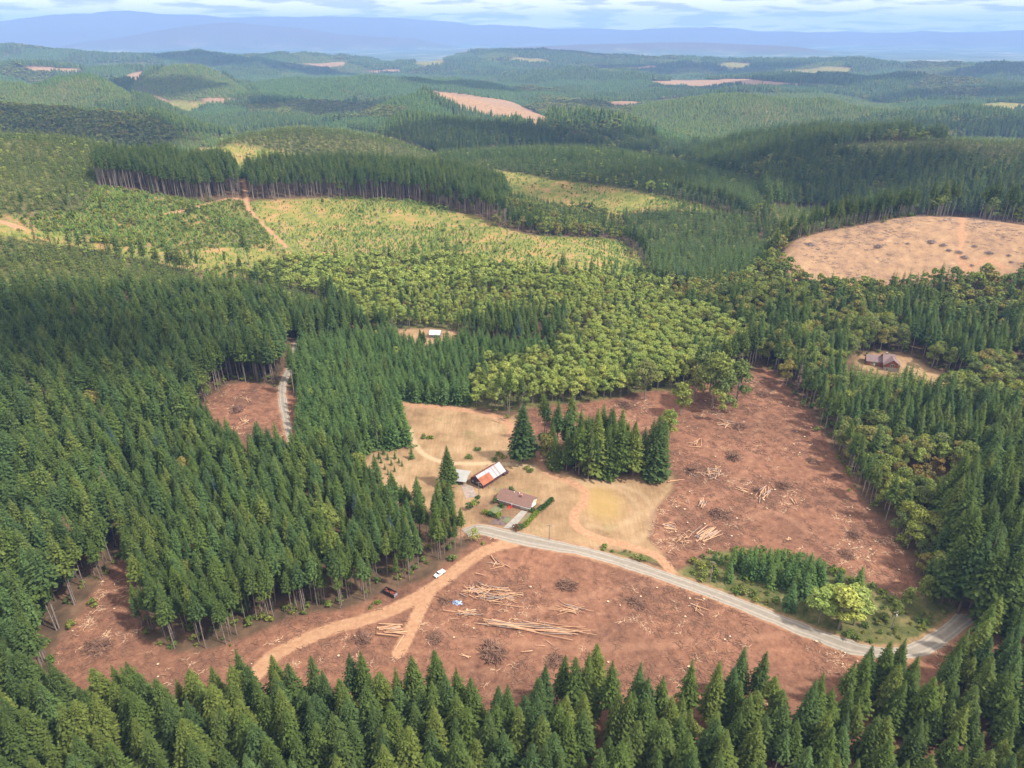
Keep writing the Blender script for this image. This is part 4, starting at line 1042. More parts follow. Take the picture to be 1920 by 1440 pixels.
#==OBJECTS==
# ------------------------------------------------------------------ things in the clearing and on the farm
def sheet(name, pix, m, lift=.10, kind='structure', n=14):
    """flat patch draped on the ground; corners given clockwise from top left"""
    P = [np.array(at(*p)[:2]) for p in pix]
    V = []
    for j in range(n):
        for i in range(n):
            u, v = i / (n - 1), j / (n - 1)
            p = (P[0] * (1 - u) + P[1] * u) * (1 - v) + (P[3] * (1 - u) + P[2] * u) * v
            V.append([p[0], p[1], 0])
    V = np.array(V); V[:, 2] = height(V[:, 0], V[:, 1]) + lift
    ii, jj = np.meshgrid(np.arange(n - 1), np.arange(n - 1), indexing='ij'); q = (ii * n + jj).ravel()
    o = link(name, mesh_np(name, V, [np.stack([q, q + n, q + n + 1, q + 1], 1)], [m]))
    tag(o, kind=kind); return o
M['concrete'] = mat('driveway_concrete', (.31, .28, .25), .9, .2, var=.15, vscale=.4)
M['soil'] = mat('garden_soil', (.15, .105, .095), .95, .1, var=.3, vscale=.8)
M['lawn'] = mat('garden_grass', (.12, .15, .075), .95, .1, col2=(.20, .19, .10), vscale=.5)
M['gravelyard'] = mat('yard_gravel', (.24, .19, .17), .95, .1, col2=(.38, .30, .24), vscale=.4)
sheet('driveway', [(977.5, 957.5), (989.5, 959.5), (962.5, 991.5), (943, 990.5)], M['concrete'], .14)
sheet('garden_bed', [(938, 967), (960, 970), (945, 986), (916, 982)], M['soil'], .12)
sheet('garden_grass_patch', [(949, 970), (961, 971), (951, 981), (941, 977)], M['lawn'], .16)
sheet('garden_grass_patch', [(993, 963), (1006, 958), (983, 976), (972, 981)], M['lawn'], .12)
sheet('garden_grass_patch', [(928, 948), (946, 951), (935, 962), (910, 964)], M['lawn'], .11)
sheet('farmyard', [(862, 905), (886, 912), (895, 930), (874, 936)], M['gravelyard'], .10)

M['roof_brown'] = mat('roof_shingles', (.17, .095, .075), .85, .2, col2=(.23, .135, .11), vscale=1.5)
M['siding_pink'] = mat('house_siding', (.40, .26, .23), .8, .2, var=.08)
M['cream'] = mat('cream_siding', (.62, .58, .46), .8, .2)
M['white'] = mat('white_paint', (.78, .78, .76), .5, .4)
M['glass'] = mat('window_glass', (.03, .035, .045), .12, .6)
M['garage'] = mat('garage_door_paint', (.46, .46, .38), .6, .3)
M['redporch'] = mat('red_porch_paint', (.50, .06, .04), .6, .3)
M['chimney'] = mat('chimney_brick', (.38, .20, .17), .85, .2, var=.2, vscale=3)
M['tin'] = mat('galvanised_roof', (.27, .27, .29), .5, .4, metal=.2, col2=(.40, .40, .42), vscale=.25)
M['rust'] = mat('rusty_roof', (.27, .08, .04), .75, .3, col2=(.40, .15, .08), vscale=.3)
M['rustd'] = mat('dark_rusty_roof', (.26, .09, .06), .8, .2, var=.3, vscale=.4)
M['barnwood'] = mat('dark_barn_wood', (.085, .045, .045), .9, .1, var=.3, vscale=1)
M['whiteroof'] = mat('white_shed_roof', (.34, .33, .31), .6, .3, var=.06, vscale=.3)
M['greywall'] = mat('grey_wall', (.26, .24, .27), .85, .2, var=.15)  # plain grey, shared by walls, small barn windows and trailer tailgate
M['logwall'] = mat('stained_log_wall', (.27, .10, .06), .75, .3, var=.25, vscale=1)
M['stone'] = mat('stone_wall', (.33, .29, .26), .9, .2, var=.2, vscale=2)
M['roof_purple'] = mat('dark_shingles', (.20, .14, .14), .85, .2, var=.15, vscale=1)
M['rubber'] = mat('tyre_rubber', (.02, .02, .02), .8, .2)
M['steel'] = mat('wheel_steel', (.35, .35, .36), .4, .5, metal=.7)
M['paint'] = mat('white_car_paint', (.80, .80, .80), .25, .6)
M['lamp'] = mat('lamp_lens', (.75, .75, .70), .15, .6)
M['redlamp'] = mat('tail_lens', (.45, .03, .02), .2, .6)
M['black'] = mat('black_plastic', (.03, .03, .03), .5, .4)
M['blacksteel'] = mat('black_steel', (.035, .03, .035), .5, .4, var=.2)
M['rustload'] = mat('rusty_scrap', (.24, .07, .04), .85, .2, var=.4, vscale=1.5)
M['tarp'] = mat('blue_tarp', (.14, .24, .52), .5, .4, col2=(.55, .62, .78), vscale=1.2)
M['polewood'] = mat('weathered_pole_wood', (.28, .24, .20), .9, .1, var=.2, vscale=2)
M['porcelain'] = mat('insulator_porcelain', (.60, .58, .55), .3, .5)
M['hedge'] = foliage('hedge_leaves', [(.20, .26, .04), (.25, .29, .06)])
M['dkshrub'] = foliage('dark_shrub_leaves', [(.06, .11, .035), (.08, .13, .04)])
M['redshrub'] = foliage('red_shrub_leaves', [(.20, .09, .06), (.17, .10, .06)])
M['ash'] = mat('burnt_wood', (.05, .045, .05), .9, .1, col2=(.22, .20, .21), vscale=1.5)

def frame_from(a, b):
    pa, pb = at(*a), at(*b); d = np.array(pb[:2]) - np.array(pa[:2])
    return pa, math.atan2(d[1], d[0]), float(np.hypot(*d))
def gable_house(root, Lx, Dy, eave, ridge, wall_m, roof_m, over=.6, gable_m=None, thick=.18, x0=0.0, y0=0.0, wname='wall', rname='roof', rise=0):
    mb = MB(); w_ = .2
    mb.prism([(y0, -1), (y0 + Dy, -1), (y0 + Dy, eave), (y0 + Dy / 2, ridge - .05), (y0, eave)], x0, x0 + Lx)
    wl = mb.build(wname, wall_m, root)
    sl = (ridge - eave) / (Dy / 2); mb = MB(); o_ = over
    for sgn in (-1, 1):
        yc = y0 + Dy / 2; ye = yc + sgn * (Dy / 2 + o_); ze = ridge - sl * (Dy / 2 + o_)
        pr = [(yc, ridge + .02), (ye, ze + .02), (ye, ze + .02 + thick), (yc, ridge + .02 + thick)]
        if sgn < 0: pr = pr[::-1]
        mb.prism(pr, x0 - o_, x0 + Lx + o_)
    rf = mb.build(rname, roof_m, root)
    return wl, rf
def window(root, x, z, w_, h_, y=-.03, name='window'):
    mb = MB(); t = .09
    for a in ((x - w_ / 2, x + w_ / 2, z + h_ / 2, z + h_ / 2 + t), (x - w_ / 2, x + w_ / 2, z - h_ / 2 - t, z - h_ / 2), (x - w_ / 2 - t, x - w_ / 2, z - h_ / 2 - t, z + h_ / 2 + t), (x + w_ / 2, x + w_ / 2 + t, z - h_ / 2 - t, z + h_ / 2 + t), (x - .03, x + .03, z - h_ / 2, z + h_ / 2)):
        mb.box(a[0], a[1], y - .06, y + .03, a[2], a[3])
    f = mb.build(name, M['white'], root)
    mb = MB(); mb.box(x - w_ / 2, x + w_ / 2, y - .02, y + .02, z - h_ / 2, z + h_ / 2); mb.build('pane', M['glass'], f)

# ranch house
pa, rz, Ln = frame_from((933, 941.5), (992, 957.5))
print('house length', Ln)
t = empty('ranch_house', pa, rz); tag(t, 'long single-storey farmhouse with brown-pink roof beside the concrete driveway', 'house')
wl, rf = gable_house(t, Ln, 9.2, 2.7, 4.9, M['siding_pink'], M['roof_brown'], .7)
for x, ww in ((.09, 1.8), (.24, 1.6), (.56, 2.4)): window(t, Ln * x, 1.7, ww, 1.1)
mb = MB(); mb.box(Ln * .43, Ln * .43 + 1.0, -.07, .02, .25, 2.3); d_ = mb.build('door', M['white'], t)
mb = MB(); mb.box(Ln * .43 + .82, Ln * .43 + .9, -.12, -.07, 1.2, 1.28); mb.build('handle', M['black'], d_)
mb = MB(); mb.box(Ln * .39, Ln * .49, -1.9, -.02, -.2, .35)
for k in range(3): mb.box(Ln * .41, Ln * .47, -1.9 - .35 * (k + 1), -1.9 - .35 * k - .002, -.2, .26 - .09 * k)
mb.box(Ln * .39, Ln * .39 + .07, -1.9, -.1, .352, 1.1); mb.box(Ln * .49 - .07, Ln * .49, -1.9, -.1, .352, 1.1)
mb.build('porch', M['redporch'], t)
mb = MB(); g0, g1 = Ln * .73, Ln * .96
for k in range(4): mb.box(g0, g1, -.08 - .012 * (k % 2), .02, .1 + k * .56, .1 + k * .56 + .55)
mb.build('garage_door', M['garage'], t)
mb = MB(); mb.box(Ln * .63, Ln * .63 + 1.1, 3.4, 4.3, 3.5, 6.0); mb.box(Ln * .63 - .08, Ln * .63 + 1.18, 3.32, 4.38, 6.0, 6.15); mb.build('chimney', M['chimney'], t)
for x, y in ((.40, 5.2), (.55, 5.6)):
    mb = MB(); mb.tube([(Ln * x, y, 4.3), (Ln * x, y, 5.5)], .12, 8); mb.tube([(Ln * x, y, 5.5), (Ln * x, y, 5.66)], .2, 8); mb.build('vent', M['white'], t)
mb = MB(); mb.prism([(-.001, -.9), (9.2, -.9), (9.2, 2.7), (4.6, 4.84), (-.001, 2.7)], Ln + .002, Ln + .07); mb.build('gable_wall', M['cream'], t)
mb = MB(); mb.box(Ln + .07, Ln + .12, 1.6, 3.0, 1.2, 2.3); mb.build('window', M['glass'], t)
mb = MB(); mb.prism([(-.85, 2.15), (-.72, 2.15), (-.72, 2.32), (-.85, 2.32)], -.6, Ln + .6); mb.build('gutter', M['white'], t)

# barn
pa, rz, Ln = frame_from((905.5, 916.5), (946, 889.5))
pb_ = at(886.5, 912.5); wdt = float(np.hypot(pb_[0] - pa[0], pb_[1] - pa[1]))
print('barn', Ln, wdt)
t = empty('barn', pa, rz); tag(t, 'long dark wooden barn with a half silver, half rusty metal roof', 'barn')
wdt = max(9.0, min(wdt, 12)); E, Rg = 3.2, 6.4
mb = MB(); mb.prism([(0, -1.5), (wdt, -1.5), (wdt, E), (wdt / 2, Rg), (0, E)], .0, Ln); mb.build('wall', M['barnwood'], t)
sl = (Rg - E) / (wdt / 2)
def slope(x0, x1, u0, u1, m, name, side=-1, lift=.06, par=None):
    mb = MB(); o_ = .7
    ya = wdt / 2 + side * (wdt / 2 + o_) * u0; yb = wdt / 2 + side * (wdt / 2 + o_) * u1
    za = Rg - sl * abs(ya - wdt / 2) + lift; zb = Rg - sl * abs(yb - wdt / 2) + lift
    pr = [(ya, za), (yb, zb), (yb, zb + .1), (ya, za + .1)]
    if side < 0: pr = pr[::-1]
    mb.prism(pr, x0, x1)
    nr = int((x1 - x0) / .9)
    for k in range(nr):
        xx = x0 + .45 + k * .9
        mb.prism([(ya, za + .102), (yb, zb + .102), (yb, zb + .15), (ya, za + .15)][::(-1 if side < 0 else 1)], xx, xx + .06)
    return mb.build(name, m, par or t)
r_ = slope(-.7, Ln + .6, 0, 1, M['rustd'], 'roof', side=1)
slope(Ln * .46, Ln + .6, 0, 1, M['tin'], 'silver_panel', par=r_)
slope(-.7, Ln * .46 - .01, 0, .30, M['tin'], 'silver_panel', par=r_)
slope(-.7, Ln * .46 - .01, .302, 1.04, M['rust'], 'rusty_panel', par=r_)
M['tinr'] = mat('stained_roof', (.30, .24, .22), .6, .3, col2=(.36, .22, .17), vscale=.5)
for xx, ww_ in ((Ln * .62, .5), (Ln * .74, .9)): slope(xx, xx + ww_, .02, .98, M['tinr'], 'stained_strip', lift=.17, par=r_)
mb = MB(); mb.box(-.06, .02, wdt * .32, wdt * .68, -.5, 3.0); mb.build('barn_door', M['black'], t)
mb = MB(); mb.box(-.08, .02, wdt * .08, wdt * .26, 1.0, 2.2); mb.build('window', M['greywall'], t)
mb = MB(); mb.box(-.08, .02, wdt * .74, wdt * .92, 1.0, 2.2); mb.build('window', M['greywall'], t)
mb = MB(); mb.prism([(wdt / 2 - .25, Rg - .02), (wdt / 2 + .25, Rg - .02), (wdt / 2, Rg + .22)], -.75, Ln + .65); mb.build('ridge_cap', M['tin'], t)
mb = MB(); mb.box(Ln * .93, Ln + 2.2, -.9, wdt * .35, -1, 2.0); mb.prism([(-1.3, 1.9), (wdt * .35, 2.7), (wdt * .35, 2.82), (-1.3, 2.02)], Ln * .93 - .3, Ln + 2.5); mb.build('lean_to', M['barnwood'], t)

# open white-roofed shed
pa, rz, Ln = frame_from((832, 906), (872, 910))
t = empty('machine_shed', pa, rz); tag(t, 'open-sided shed with a white roof between the solitary fir and barn', 'shed')
mb = MB(); mb.prism([(-.6, 2.6), (5, 3.7), (10.5, 2.7), (10.5, 2.82), (5, 3.83), (-.6, 2.72)], -.5, Ln + .8); mb.build('roof', M['whiteroof'], t)
mb = MB(); mb.box(.1, Ln * .95, 4.2, 4.3, -.6, 3.4); mb.box(.1, .2, .2, 4.2, -.6, 2.6); mb.box(.1, .2, 4.3, 9.8, -.6, 2.65); mb.build('wall', M['greywall'], t)
for k in range(5):
    mb = MB(); xx = .2 + k * (Ln / 4.2); mb.box(xx, xx + .16, .0, .16, -.6, 2.6); mb.build('post', M['polewood'], t)

# small white-roofed building in the woods
pa, rz, Ln = frame_from((806, 634), (824, 634))
t = empty('white_roofed_outbuilding', pa, rz); tag(t, 'small grey building with a bright white roof, enclosed by young firs', 'outbuilding')
gable_house(t, Ln, 8, 3.2, 5.2, M['greywall'], M['white'], .5)
for x in (.25, .7): window(t, Ln * x, 1.7, 1.6, 1.1)
mb = MB(); mb.box(Ln * .45, Ln * .45 + 1.1, -.07, .02, .1, 2.3); mb.build('door', M['barnwood'], t)

# log house on the right
pa, rz, Ln = frame_from((1624, 684), (1655, 688))
t = empty('gabled_log_house', pa, rz); tag(t, 'large log house with dark gabled roofs in a clearing of the mixed wood', 'house')
gable_house(t, Ln * .95, 9, 3.6, 6.6, M['logwall'], M['roof_purple'], .7)
gable_house(t, Ln * .62, 11, 5.0, 9.0, M['logwall'], M['roof_purple'], .8, x0=Ln * .95, y0=-2.5)
# cross gable facing the viewer
mb = MB(); cx = Ln * 1.42; mb.add([(cx - 5, -6, -2), (cx + 5, -6, -2), (cx + 5, -6, 4.4), (cx, -6, 8.3), (cx - 5, -6, 4.4), (cx - 5, 3, -2), (cx + 5, 3, -2), (cx + 5, 3, 4.4), (cx, 3, 8.3), (cx - 5, 3, 4.4)], [(0, 1, 2, 3, 4), (9, 8, 7, 6, 5), (0, 5, 6, 1), (1, 6, 7, 2), (4, 9, 5, 0), (2, 7, 8, 3), (3, 8, 9, 4)])
cw = mb.build('gable_wing', M['logwall'], t)
mb = MB(); mb.box(cx - 5.05, cx + 5.05, -6.1, 2.9, -2.2, 2.4); mb.build('stone_base', M['stone'], cw)
mb = MB()
for s_ in (-1, 1):
    mb.add([(cx, -6.9, 8.5), (cx + s_ * 5.9, -6.9, 3.9), (cx + s_ * 5.9, 3.5, 3.9), (cx, 3.5, 8.5), (cx, -6.9, 8.72), (cx + s_ * 5.9, -6.9, 4.12), (cx + s_ * 5.9, 3.5, 4.12), (cx, 3.5, 8.72)], [(0, 1, 2, 3), (4, 5, 6, 7), (0, 1, 5, 4), (2, 3, 7, 6), (1, 2, 6, 5)])
mb.build('roof', M['roof_purple'], t)
window(t, cx, 4.0, 2.0, 1.8, y=-6.05); window(t, cx - 3, 1.0, 1.4, 1.2, y=-6.15); window(t, Ln * .3, 1.8, 1.8, 1.2); window(t, Ln * .6, 1.8, 1.8, 1.2)
mb = MB(); mb.box(Ln * 1.05, Ln * 1.05 + 1.1, 2.5, 3.6, 7, 10.2); mb.build('chimney', M['stone'], t)
mb = MB(); mb.box(Ln * .42, Ln * .42 + 1.1, -.08, .02, .1, 2.3); mb.build('door', M['white'], t)

# pickup
def wheel(root, x, y, r=.40, wd=.26):
    mb = MB(); mb.tube([(x, y - wd / 2, r), (x, y + wd / 2, r)], r, 14); wh = mb.build('wheel', M['rubber'], root)
    mb = MB(); s_ = 1 if y > 0 else -1; mb.tube([(x, y + s_ * (wd / 2), r), (x, y + s_ * (wd / 2 + .02), r)], r * .58, 12); mb.build('rim', M['steel'], wh)
def pickup(px, py, a, b, label):
    p1, rz, _ = frame_from(a, b); p = at(px, py); rx = rz
    t = empty('pickup_truck', (p[0], p[1], p[2] + .05), rz); tag(t, label, 'pickup truck')
    mb = MB()   # +x is the front; body 5.7 x 2.0
    mb.box(-2.85, -.35, -1.0, 1.0, .48, .62)
    mb.box(-2.85, -.35, -1.0, -.90, .62, 1.22); mb.box(-2.85, -.35, .90, 1.0, .62, 1.22); mb.box(-2.85, -2.76, -.90, .90, .62, 1.2); mb.box(-.44, -.352, -.90, .90, .62, 1.22)
    mb.build('bed', M['paint'], t)
    mb = MB(); mb.prism([(-1.0, .45), (1.0, .45), (1.0, 1.12), (.93, 1.22), (-.93, 1.22), (-1.0, 1.12)], -.35, 1.35)
    mb.add([(1.35, -1, .45), (1.35, 1, .45), (1.35, .93, 1.22), (1.35, -.93, 1.22), (2.75, -.93, .48), (2.75, .93, .48), (2.7, .86, 1.02), (2.7, -.86, 1.02)], [(0, 1, 2, 3)[::-1], (4, 5, 6, 7), (0, 4, 7, 3), (1, 2, 6, 5), (3, 7, 6, 2), (0, 1, 5, 4)])
    body = mb.build('body', M['paint'], t)
    mb = MB(); z0, z1 = 1.22, 1.86
    mb.add([(-.33, -.93, z0), (1.30, -.93, z0), (1.30, .93, z0), (-.33, .93, z0), (-.18, -.74, z1), (.62, -.74, z1), (.62, .74, z1), (-.18, .74, z1)], [(4, 5, 6, 7), (0, 1, 5, 4), (1, 2, 6, 5), (2, 3, 7, 6), (3, 0, 4, 7)])
    mb.build('cab', M['paint'], t)
    mb = MB(); mb.add([(1.25, -.84, z0 + .07), (1.25, .84, z0 + .07), (.67, .70, z1 - .06), (.67, -.70, z1 - .06)], [(0, 1, 2, 3)])
    for v_ in range(4): x_, y_, z_ = mb.v[v_]; mb.v[v_] = (x_ + .025, y_, z_ + .02)
    mb.build('windscreen', M['glass'], t)
    mb = MB(); mb.add([(-.345, -.80, z0 + .07), (-.345, .80, z0 + .07), (-.215, .68, z1 - .07), (-.215, -.68, z1 - .07)], [(0, 3, 2, 1)]); mb.build('rear_window', M['glass'], t)
    for s_ in (-1, 1):
        mb = MB(); mb.add([(-.20, s_ * .935, z0 + .06), (1.05, s_ * .935, z0 + .06), (.56, s_ * .785, z1 - .08), (-.10, s_ * .785, z1 - .08)], [(0, 1, 2, 3)]); mb.build('side_window', M['glass'], t)
        mb = MB(); mb.box(2.70, 2.78, s_ * .74 - .15, s_ * .74 + .15, .74, .94); mb.build('headlight', M['lamp'], t)
        mb = MB(); mb.box(-2.89, -2.84, s_ * .9 - .08, s_ * .9 + .08, .8, 1.1); mb.build('tail_light', M['redlamp'], t)
        mb = MB(); mb.box(.85, 1.05, s_ * 1.12 - .1, s_ * 1.12 + .1, 1.22, 1.42); mb.build('mirror', M['black'], t)
        wheel(t, 1.85, s_ * .88); wheel(t, -1.75, s_ * .88)
    mb = MB(); mb.box(2.72, 2.88, -.95, .95, .42, .66); mb.build('bumper', M['steel'], t)
    mb = MB(); mb.box(-3.0, -2.852, -.95, .95, .42, .6); mb.build('bumper', M['steel'], t)
    return t
pickup(824, 1078, (833, 1072.5), (817, 1083.5), 'white pickup truck parked beside the reddish haul track at the wood edge')
# dump trailer
p, rz, Ln = frame_from((720, 1108.5), (741, 1119.5))
p = at(732, 1115)
t = empty('dump_trailer', (p[0], p[1], p[2] + .1), rz); tag(t, 'black open-topped trailer loaded with rusty scrap under the firs', 'trailer')
hl = min(max(Ln, 6.5), 8.5) / 2
mb = MB(); mb.box(-hl, hl, -1.2, 1.2, .55, .7)
mb.box(-hl, hl, -1.2, -1.08, .7, 2.1); mb.box(-hl, hl, 1.08, 1.2, .7, 2.1); mb.box(-hl, -hl + .12, -1.08, 1.08, .7, 2.1)
for k in range(7):
    xx = -hl + .2 + k * (2 * hl - .5) / 6; mb.box(xx, xx + .1, -1.28, -1.202, .6, 2.1); mb.box(xx, xx + .1, 1.202, 1.28, .6, 2.1)
mb.build('body', M['blacksteel'], t)
mb = MB(); mb.box(hl - .12, hl, -1.08, 1.08, .7, 2.05); mb.build('tailgate', M['greywall'], t)
g = random.Random(3); mb = MB()
for k in range(46):
    x_, y_ = g.uniform(-hl + .6, hl - .6), g.uniform(-.8, .8); a_ = g.gauss(0, .5); l_ = g.uniform(.4, 1.5)
    mb.tube([(x_ - l_ * math.cos(a_) / 2, max(-1, min(1, y_ - l_ * math.sin(a_) / 2)), g.uniform(1.0, 1.7)), (x_ + l_ * math.cos(a_) / 2, max(-1, min(1, y_ + l_ * math.sin(a_) / 2)), g.uniform(1.0, 1.75))], g.uniform(.08, .2), 6)
o = mb.build('scrap_load', M['rustload'], t)
for s_ in (-1, 1):
    for x_ in (.6, 1.6): wheel(t, x_, s_ * .95, .45, .26)
mb = MB(); mb.tube([(-hl, 0, .62), (-hl - 1.6, 0, .55)], .07, 6); mb.build('drawbar', M['blacksteel'], t)
# white car far right
p = at(1908, 686)
t = empty('parked_car', (p[0], p[1], p[2] + .1), -.5); tag(t, 'small white car half hidden among trees at the right edge', 'car')
mb = MB(); mb.prism([(-.88, .35), (.88, .35), (.9, .8), (-.9, .8)], -2.2, 2.2); mb.add([(-1.3, -.8, .8), (1.0, -.8, .8), (1.0, .8, .8), (-1.3, .8, .8), (-.8, -.65, 1.4), (.4, -.65, 1.4), (.4, .65, 1.4), (-.8, .65, 1.4)], [(4, 5, 6, 7), (0, 1, 5, 4), (1, 2, 6, 5), (2, 3, 7, 6), (3, 0, 4, 7)])
mb.build('body', M['paint'], t)
mb = MB(); mb.add([(.98, -.7, .86), (.98, .7, .86), (.45, .6, 1.38), (.45, -.6, 1.38)], [(0, 1, 2, 3)]); mb.v = [(x_ + .03, y_, z_) for x_, y_, z_ in mb.v]; mb.build('windscreen', M['glass'], t)
for s_ in (-1, 1): wheel(t, 1.3, s_ * .82, .32, .2); wheel(t, -1.3, s_ * .82, .32, .2)
# tarp
p = at(857, 1131); g = np.random.default_rng(2); n = 12; V = []
for j in range(n):
    for i in range(n):
        x_, y_ = (i / (n - 1) - .5) * 3.4, (j / (n - 1) - .5) * 2.0; e = min(i, j, n - 1 - i, n - 1 - j)
        V.append((p[0] + x_ + g.normal(0, .22) + .5 * math.sin(j * .9), p[1] + y_ + x_ * -.15 + g.normal(0, .2) + .4 * math.sin(i * .8), p[2] + .08 + min(1, e / 2.5) * (.5 + .5 * g.random())))
ii, jj = np.meshgrid(np.arange(n - 1), np.arange(n - 1), indexing='ij'); q = (ii * n + jj).ravel()
o = link('tarpaulin', mesh_np('tarpaulin', V, [np.stack([q, q + n, q + n + 1, q + 1], 1)], [M['tarp']])); tag(o, 'crumpled blue tarpaulin lying at the left end of the splintered log heap', 'tarp')

# power poles
def pole(px, pyb, pyt, label, transformer=False, rz=.4):
    x, y, z, h = hero(px, pyb, pyt, '')
    h = min(max(h, 8.5), 13)
    t = empty('utility_pole', (x, y, z), rz); tag(t, label, 'utility pole', 'utility poles along the road')
    mb = MB(); mb.tube([(0, 0, -1), (0, 0, h)], [.22, .14], 10); mb.build('pole', M['polewood'], t)
    mb = MB(); mb.box(-1.3, 1.3, .14, .26, h - .75, h - .6); ca = mb.build('crossarm', M['polewood'], t)
    for s_ in (-1.1, -.45, .45, 1.1):
        mb = MB(); mb.tube([(s_, .2, h - .6), (s_, .2, h - .42), (s_, .2, h - .3)], [.04, .09, .05], 8); mb.build('insulator', M['porcelain'], ca)
    if transformer:
        mb = MB(); mb.tube([(0, -.42, h - 2.4), (0, -.42, h - 1.5)], .26, 12); mb.build('transformer', M['porcelain'], t)
pole(1030, 1012, 984, 'wooden power pole on the meadow side of the gravel road', rz=-.3)
pole(1331, 1092, 1052, 'wooden power pole at the left end of the planted grove', rz=-.5)
pole(1672, 1178, 1142, 'grey power pole with a transformer near the road bend', True, rz=.3)
pole(898, 929, 911, 'thin wooden pole in the yard between barn and farmhouse', rz=.2)

M['fencewood'] = mat('fence_wood', (.20, .16, .13), .9, .1)
def fence(pix, label, gap=4.0):
    P = catmull([at(*p)[:2] for p in pix], 8); d = np.r_[0, np.cumsum(np.hypot(*np.diff(P, axis=0).T))]
    n = max(2, int(d[-1] / gap)); q = np.linspace(0, d[-1], n + 1); fx, fy = np.interp(q, d, P[:, 0]), np.interp(q, d, P[:, 1]); fz = height(fx, fy)
    t = empty('wire_fence', (fx[0], fy[0], fz[0])); tag(t, label, 'fence')
    for k in range(n + 1):
        mb = MB(); o_ = (fx[k] - fx[0], fy[k] - fy[0], fz[k] - fz[0]); mb.tube([(o_[0], o_[1], o_[2] - .3), (o_[0], o_[1], o_[2] + 1.35)], .09, 5); mb.build('post', M['fencewood'], t)
    mb = MB()
    for h_ in (.5, .85, 1.2): mb.tube([(fx[k] - fx[0], fy[k] - fy[0], fz[k] - fz[0] + h_) for k in range(n + 1)], .018, 3, cap=False)
    mb.build('wire', M['steel'], t)
fence([(916, 915), (940, 922), (985, 931), (1010, 938), (1030, 942)], 'thin wire fence behind the farmhouse')
fence([(888, 900), (900, 886), (930, 866), (990, 874)], 'thin wire fence behind the barn', 5)
for (px, py, col_, lb) in ((1000, 949, 'white', 'white skiff-shaped trailer box by the farmhouse gable'),):
    p = at(px, py); t = empty('boat_trailer', p, .9); tag(t, 'small white boat on a trailer beside the farmhouse gable', 'boat')
    mb = MB(); mb.add([(-2.2, -.8, .9), (1.2, -.8, .9), (2.4, 0, 1.0), (1.2, .8, .9), (-2.2, .8, .9), (-2.0, -.45, .4), (1.0, -.45, .4), (1.9, 0, .55), (1.0, .45, .4), (-2.0, .45, .4)], [(5, 6, 7, 8, 9)[::-1], (0, 1, 6, 5), (1, 2, 7, 6), (2, 3, 8, 7), (3, 4, 9, 8), (4, 0, 5, 9)]); mb.build('hull', M['white'], t)
    mb = MB(); mb.tube([(-1.5, 0, .35), (3.1, 0, .4)], .05, 5); mb.build('trailer_beam', M['steel'], t)
    wheel(t, -.4, .85, .28, .16); wheel(t, -.4, -.85, .28, .16)

# hedge, garden shrubs
def shrub_row(name, a, b, hgt, wd, m, label, cat='hedge'):
    pa, pb = np.array(at(*a)), np.array(at(*b)); ln = np.hypot(*(pb - pa)[:2]); g = np.random.default_rng(8)
    n = int(ln * 230); s = g.random(n); d = (pb - pa)[:2] / ln; nr = np.array([-d[1], d[0]])
    o_ = g.normal(0, wd * .24, n); zz = hgt * (g.random(n) ** .6) * (.85 + .25 * np.sin(s * ln * .8)) * np.clip(1.15 - np.abs(o_) / wd, .3, 1)
    Cc = pa[:2] + (pb - pa)[:2] * s[:, None] + nr * o_[:, None]
    Cz = height(Cc[:, 0], Cc[:, 1]) + zz
    V = []; Q = []
    for i in range(n):
        u = g.normal(size=3); u /= np.linalg.norm(u); v = np.cross(u, g.normal(size=3)); v /= np.linalg.norm(v); c_ = np.array([Cc[i, 0], Cc[i, 1], Cz[i]]); k = len(V)
        V += [c_ + u * .26, c_ + v * .2, c_ - u * .26, c_ - v * .2]; Q.append((k, k + 1, k + 2, k + 3))
    o = link(name, mesh_np(name, V, [np.array(Q)], [m])); tag(o, label, cat)
shrub_row('hedge', (1036, 938), (1008, 961), 2.4, 2.6, M['dkshrub'], 'dark upper half of the hedge right of the farmhouse')
shrub_row('hedge', (1008, 961), (982, 989), 2.0, 2.2, M['hedge'], 'yellow-green lower half of the hedge beside the driveway')
def shrub(px, py, h, r, m, label):
    p = at(px, py)
    me = leaf_mesh(int(px * 7 + py), h, r, .0, 330, .30, m, 6)
    o = link('garden_shrub', me, loc=p); tag(o, label, 'shrub'); return o
shrub(929, 944, 3.6, 2.0, M['dkshrub'], 'round dark shrub at the left corner of the farmhouse')
shrub(896, 946, 5.6, 2.3, M['dkshrub'], 'tall dark shrub in the yard left of the farmhouse')
shrub(888, 952, 5.2, 2.4, M['hedge'], 'tall light green shrub next to a darker one')
shrub(880, 956, 4.6, 2.4, M['dkshrub'], 'bushy shrub at the edge of the big fir block')
shrub(958, 925, 3.8, 2.6, M['dkshrub'], 'dark shrub behind the farmhouse roof')
shrub(913, 965, 2.6, 2.8, M['hedge'], 'spreading bright shrub in the garden bed')
shrub(921, 968, 2.2, 2.6, M['dkshrub'], 'middle shrub of the garden bed row')
shrub(932, 970, 2.2, 2.8, M['hedge'], 'yellowish shrub nearest the bare garden soil')
shrub(940, 951, 1.8, 2.0, M['dkshrub'], 'low shrub under the left farmhouse windows')
shrub(998, 959, 2.2, 1.6, M['dkshrub'], 'low shrub at the garage corner of the farmhouse')
shrub(968, 993, 3.0, 2.6, M['redshrub'], 'reddish shrub where the driveway meets the road')
shrub(975, 992, 2.6, 2.4, M['dkshrub'], 'brownish green shrub beside the red shrub')
shrub(905, 1020, 1.0, 1.0, M['hedge'], 'small weed tuft at the track junction')
shrub(890, 1012, 6.5, 3.8, M['hedge'], 'leafy bush at the right tip of the fir block')
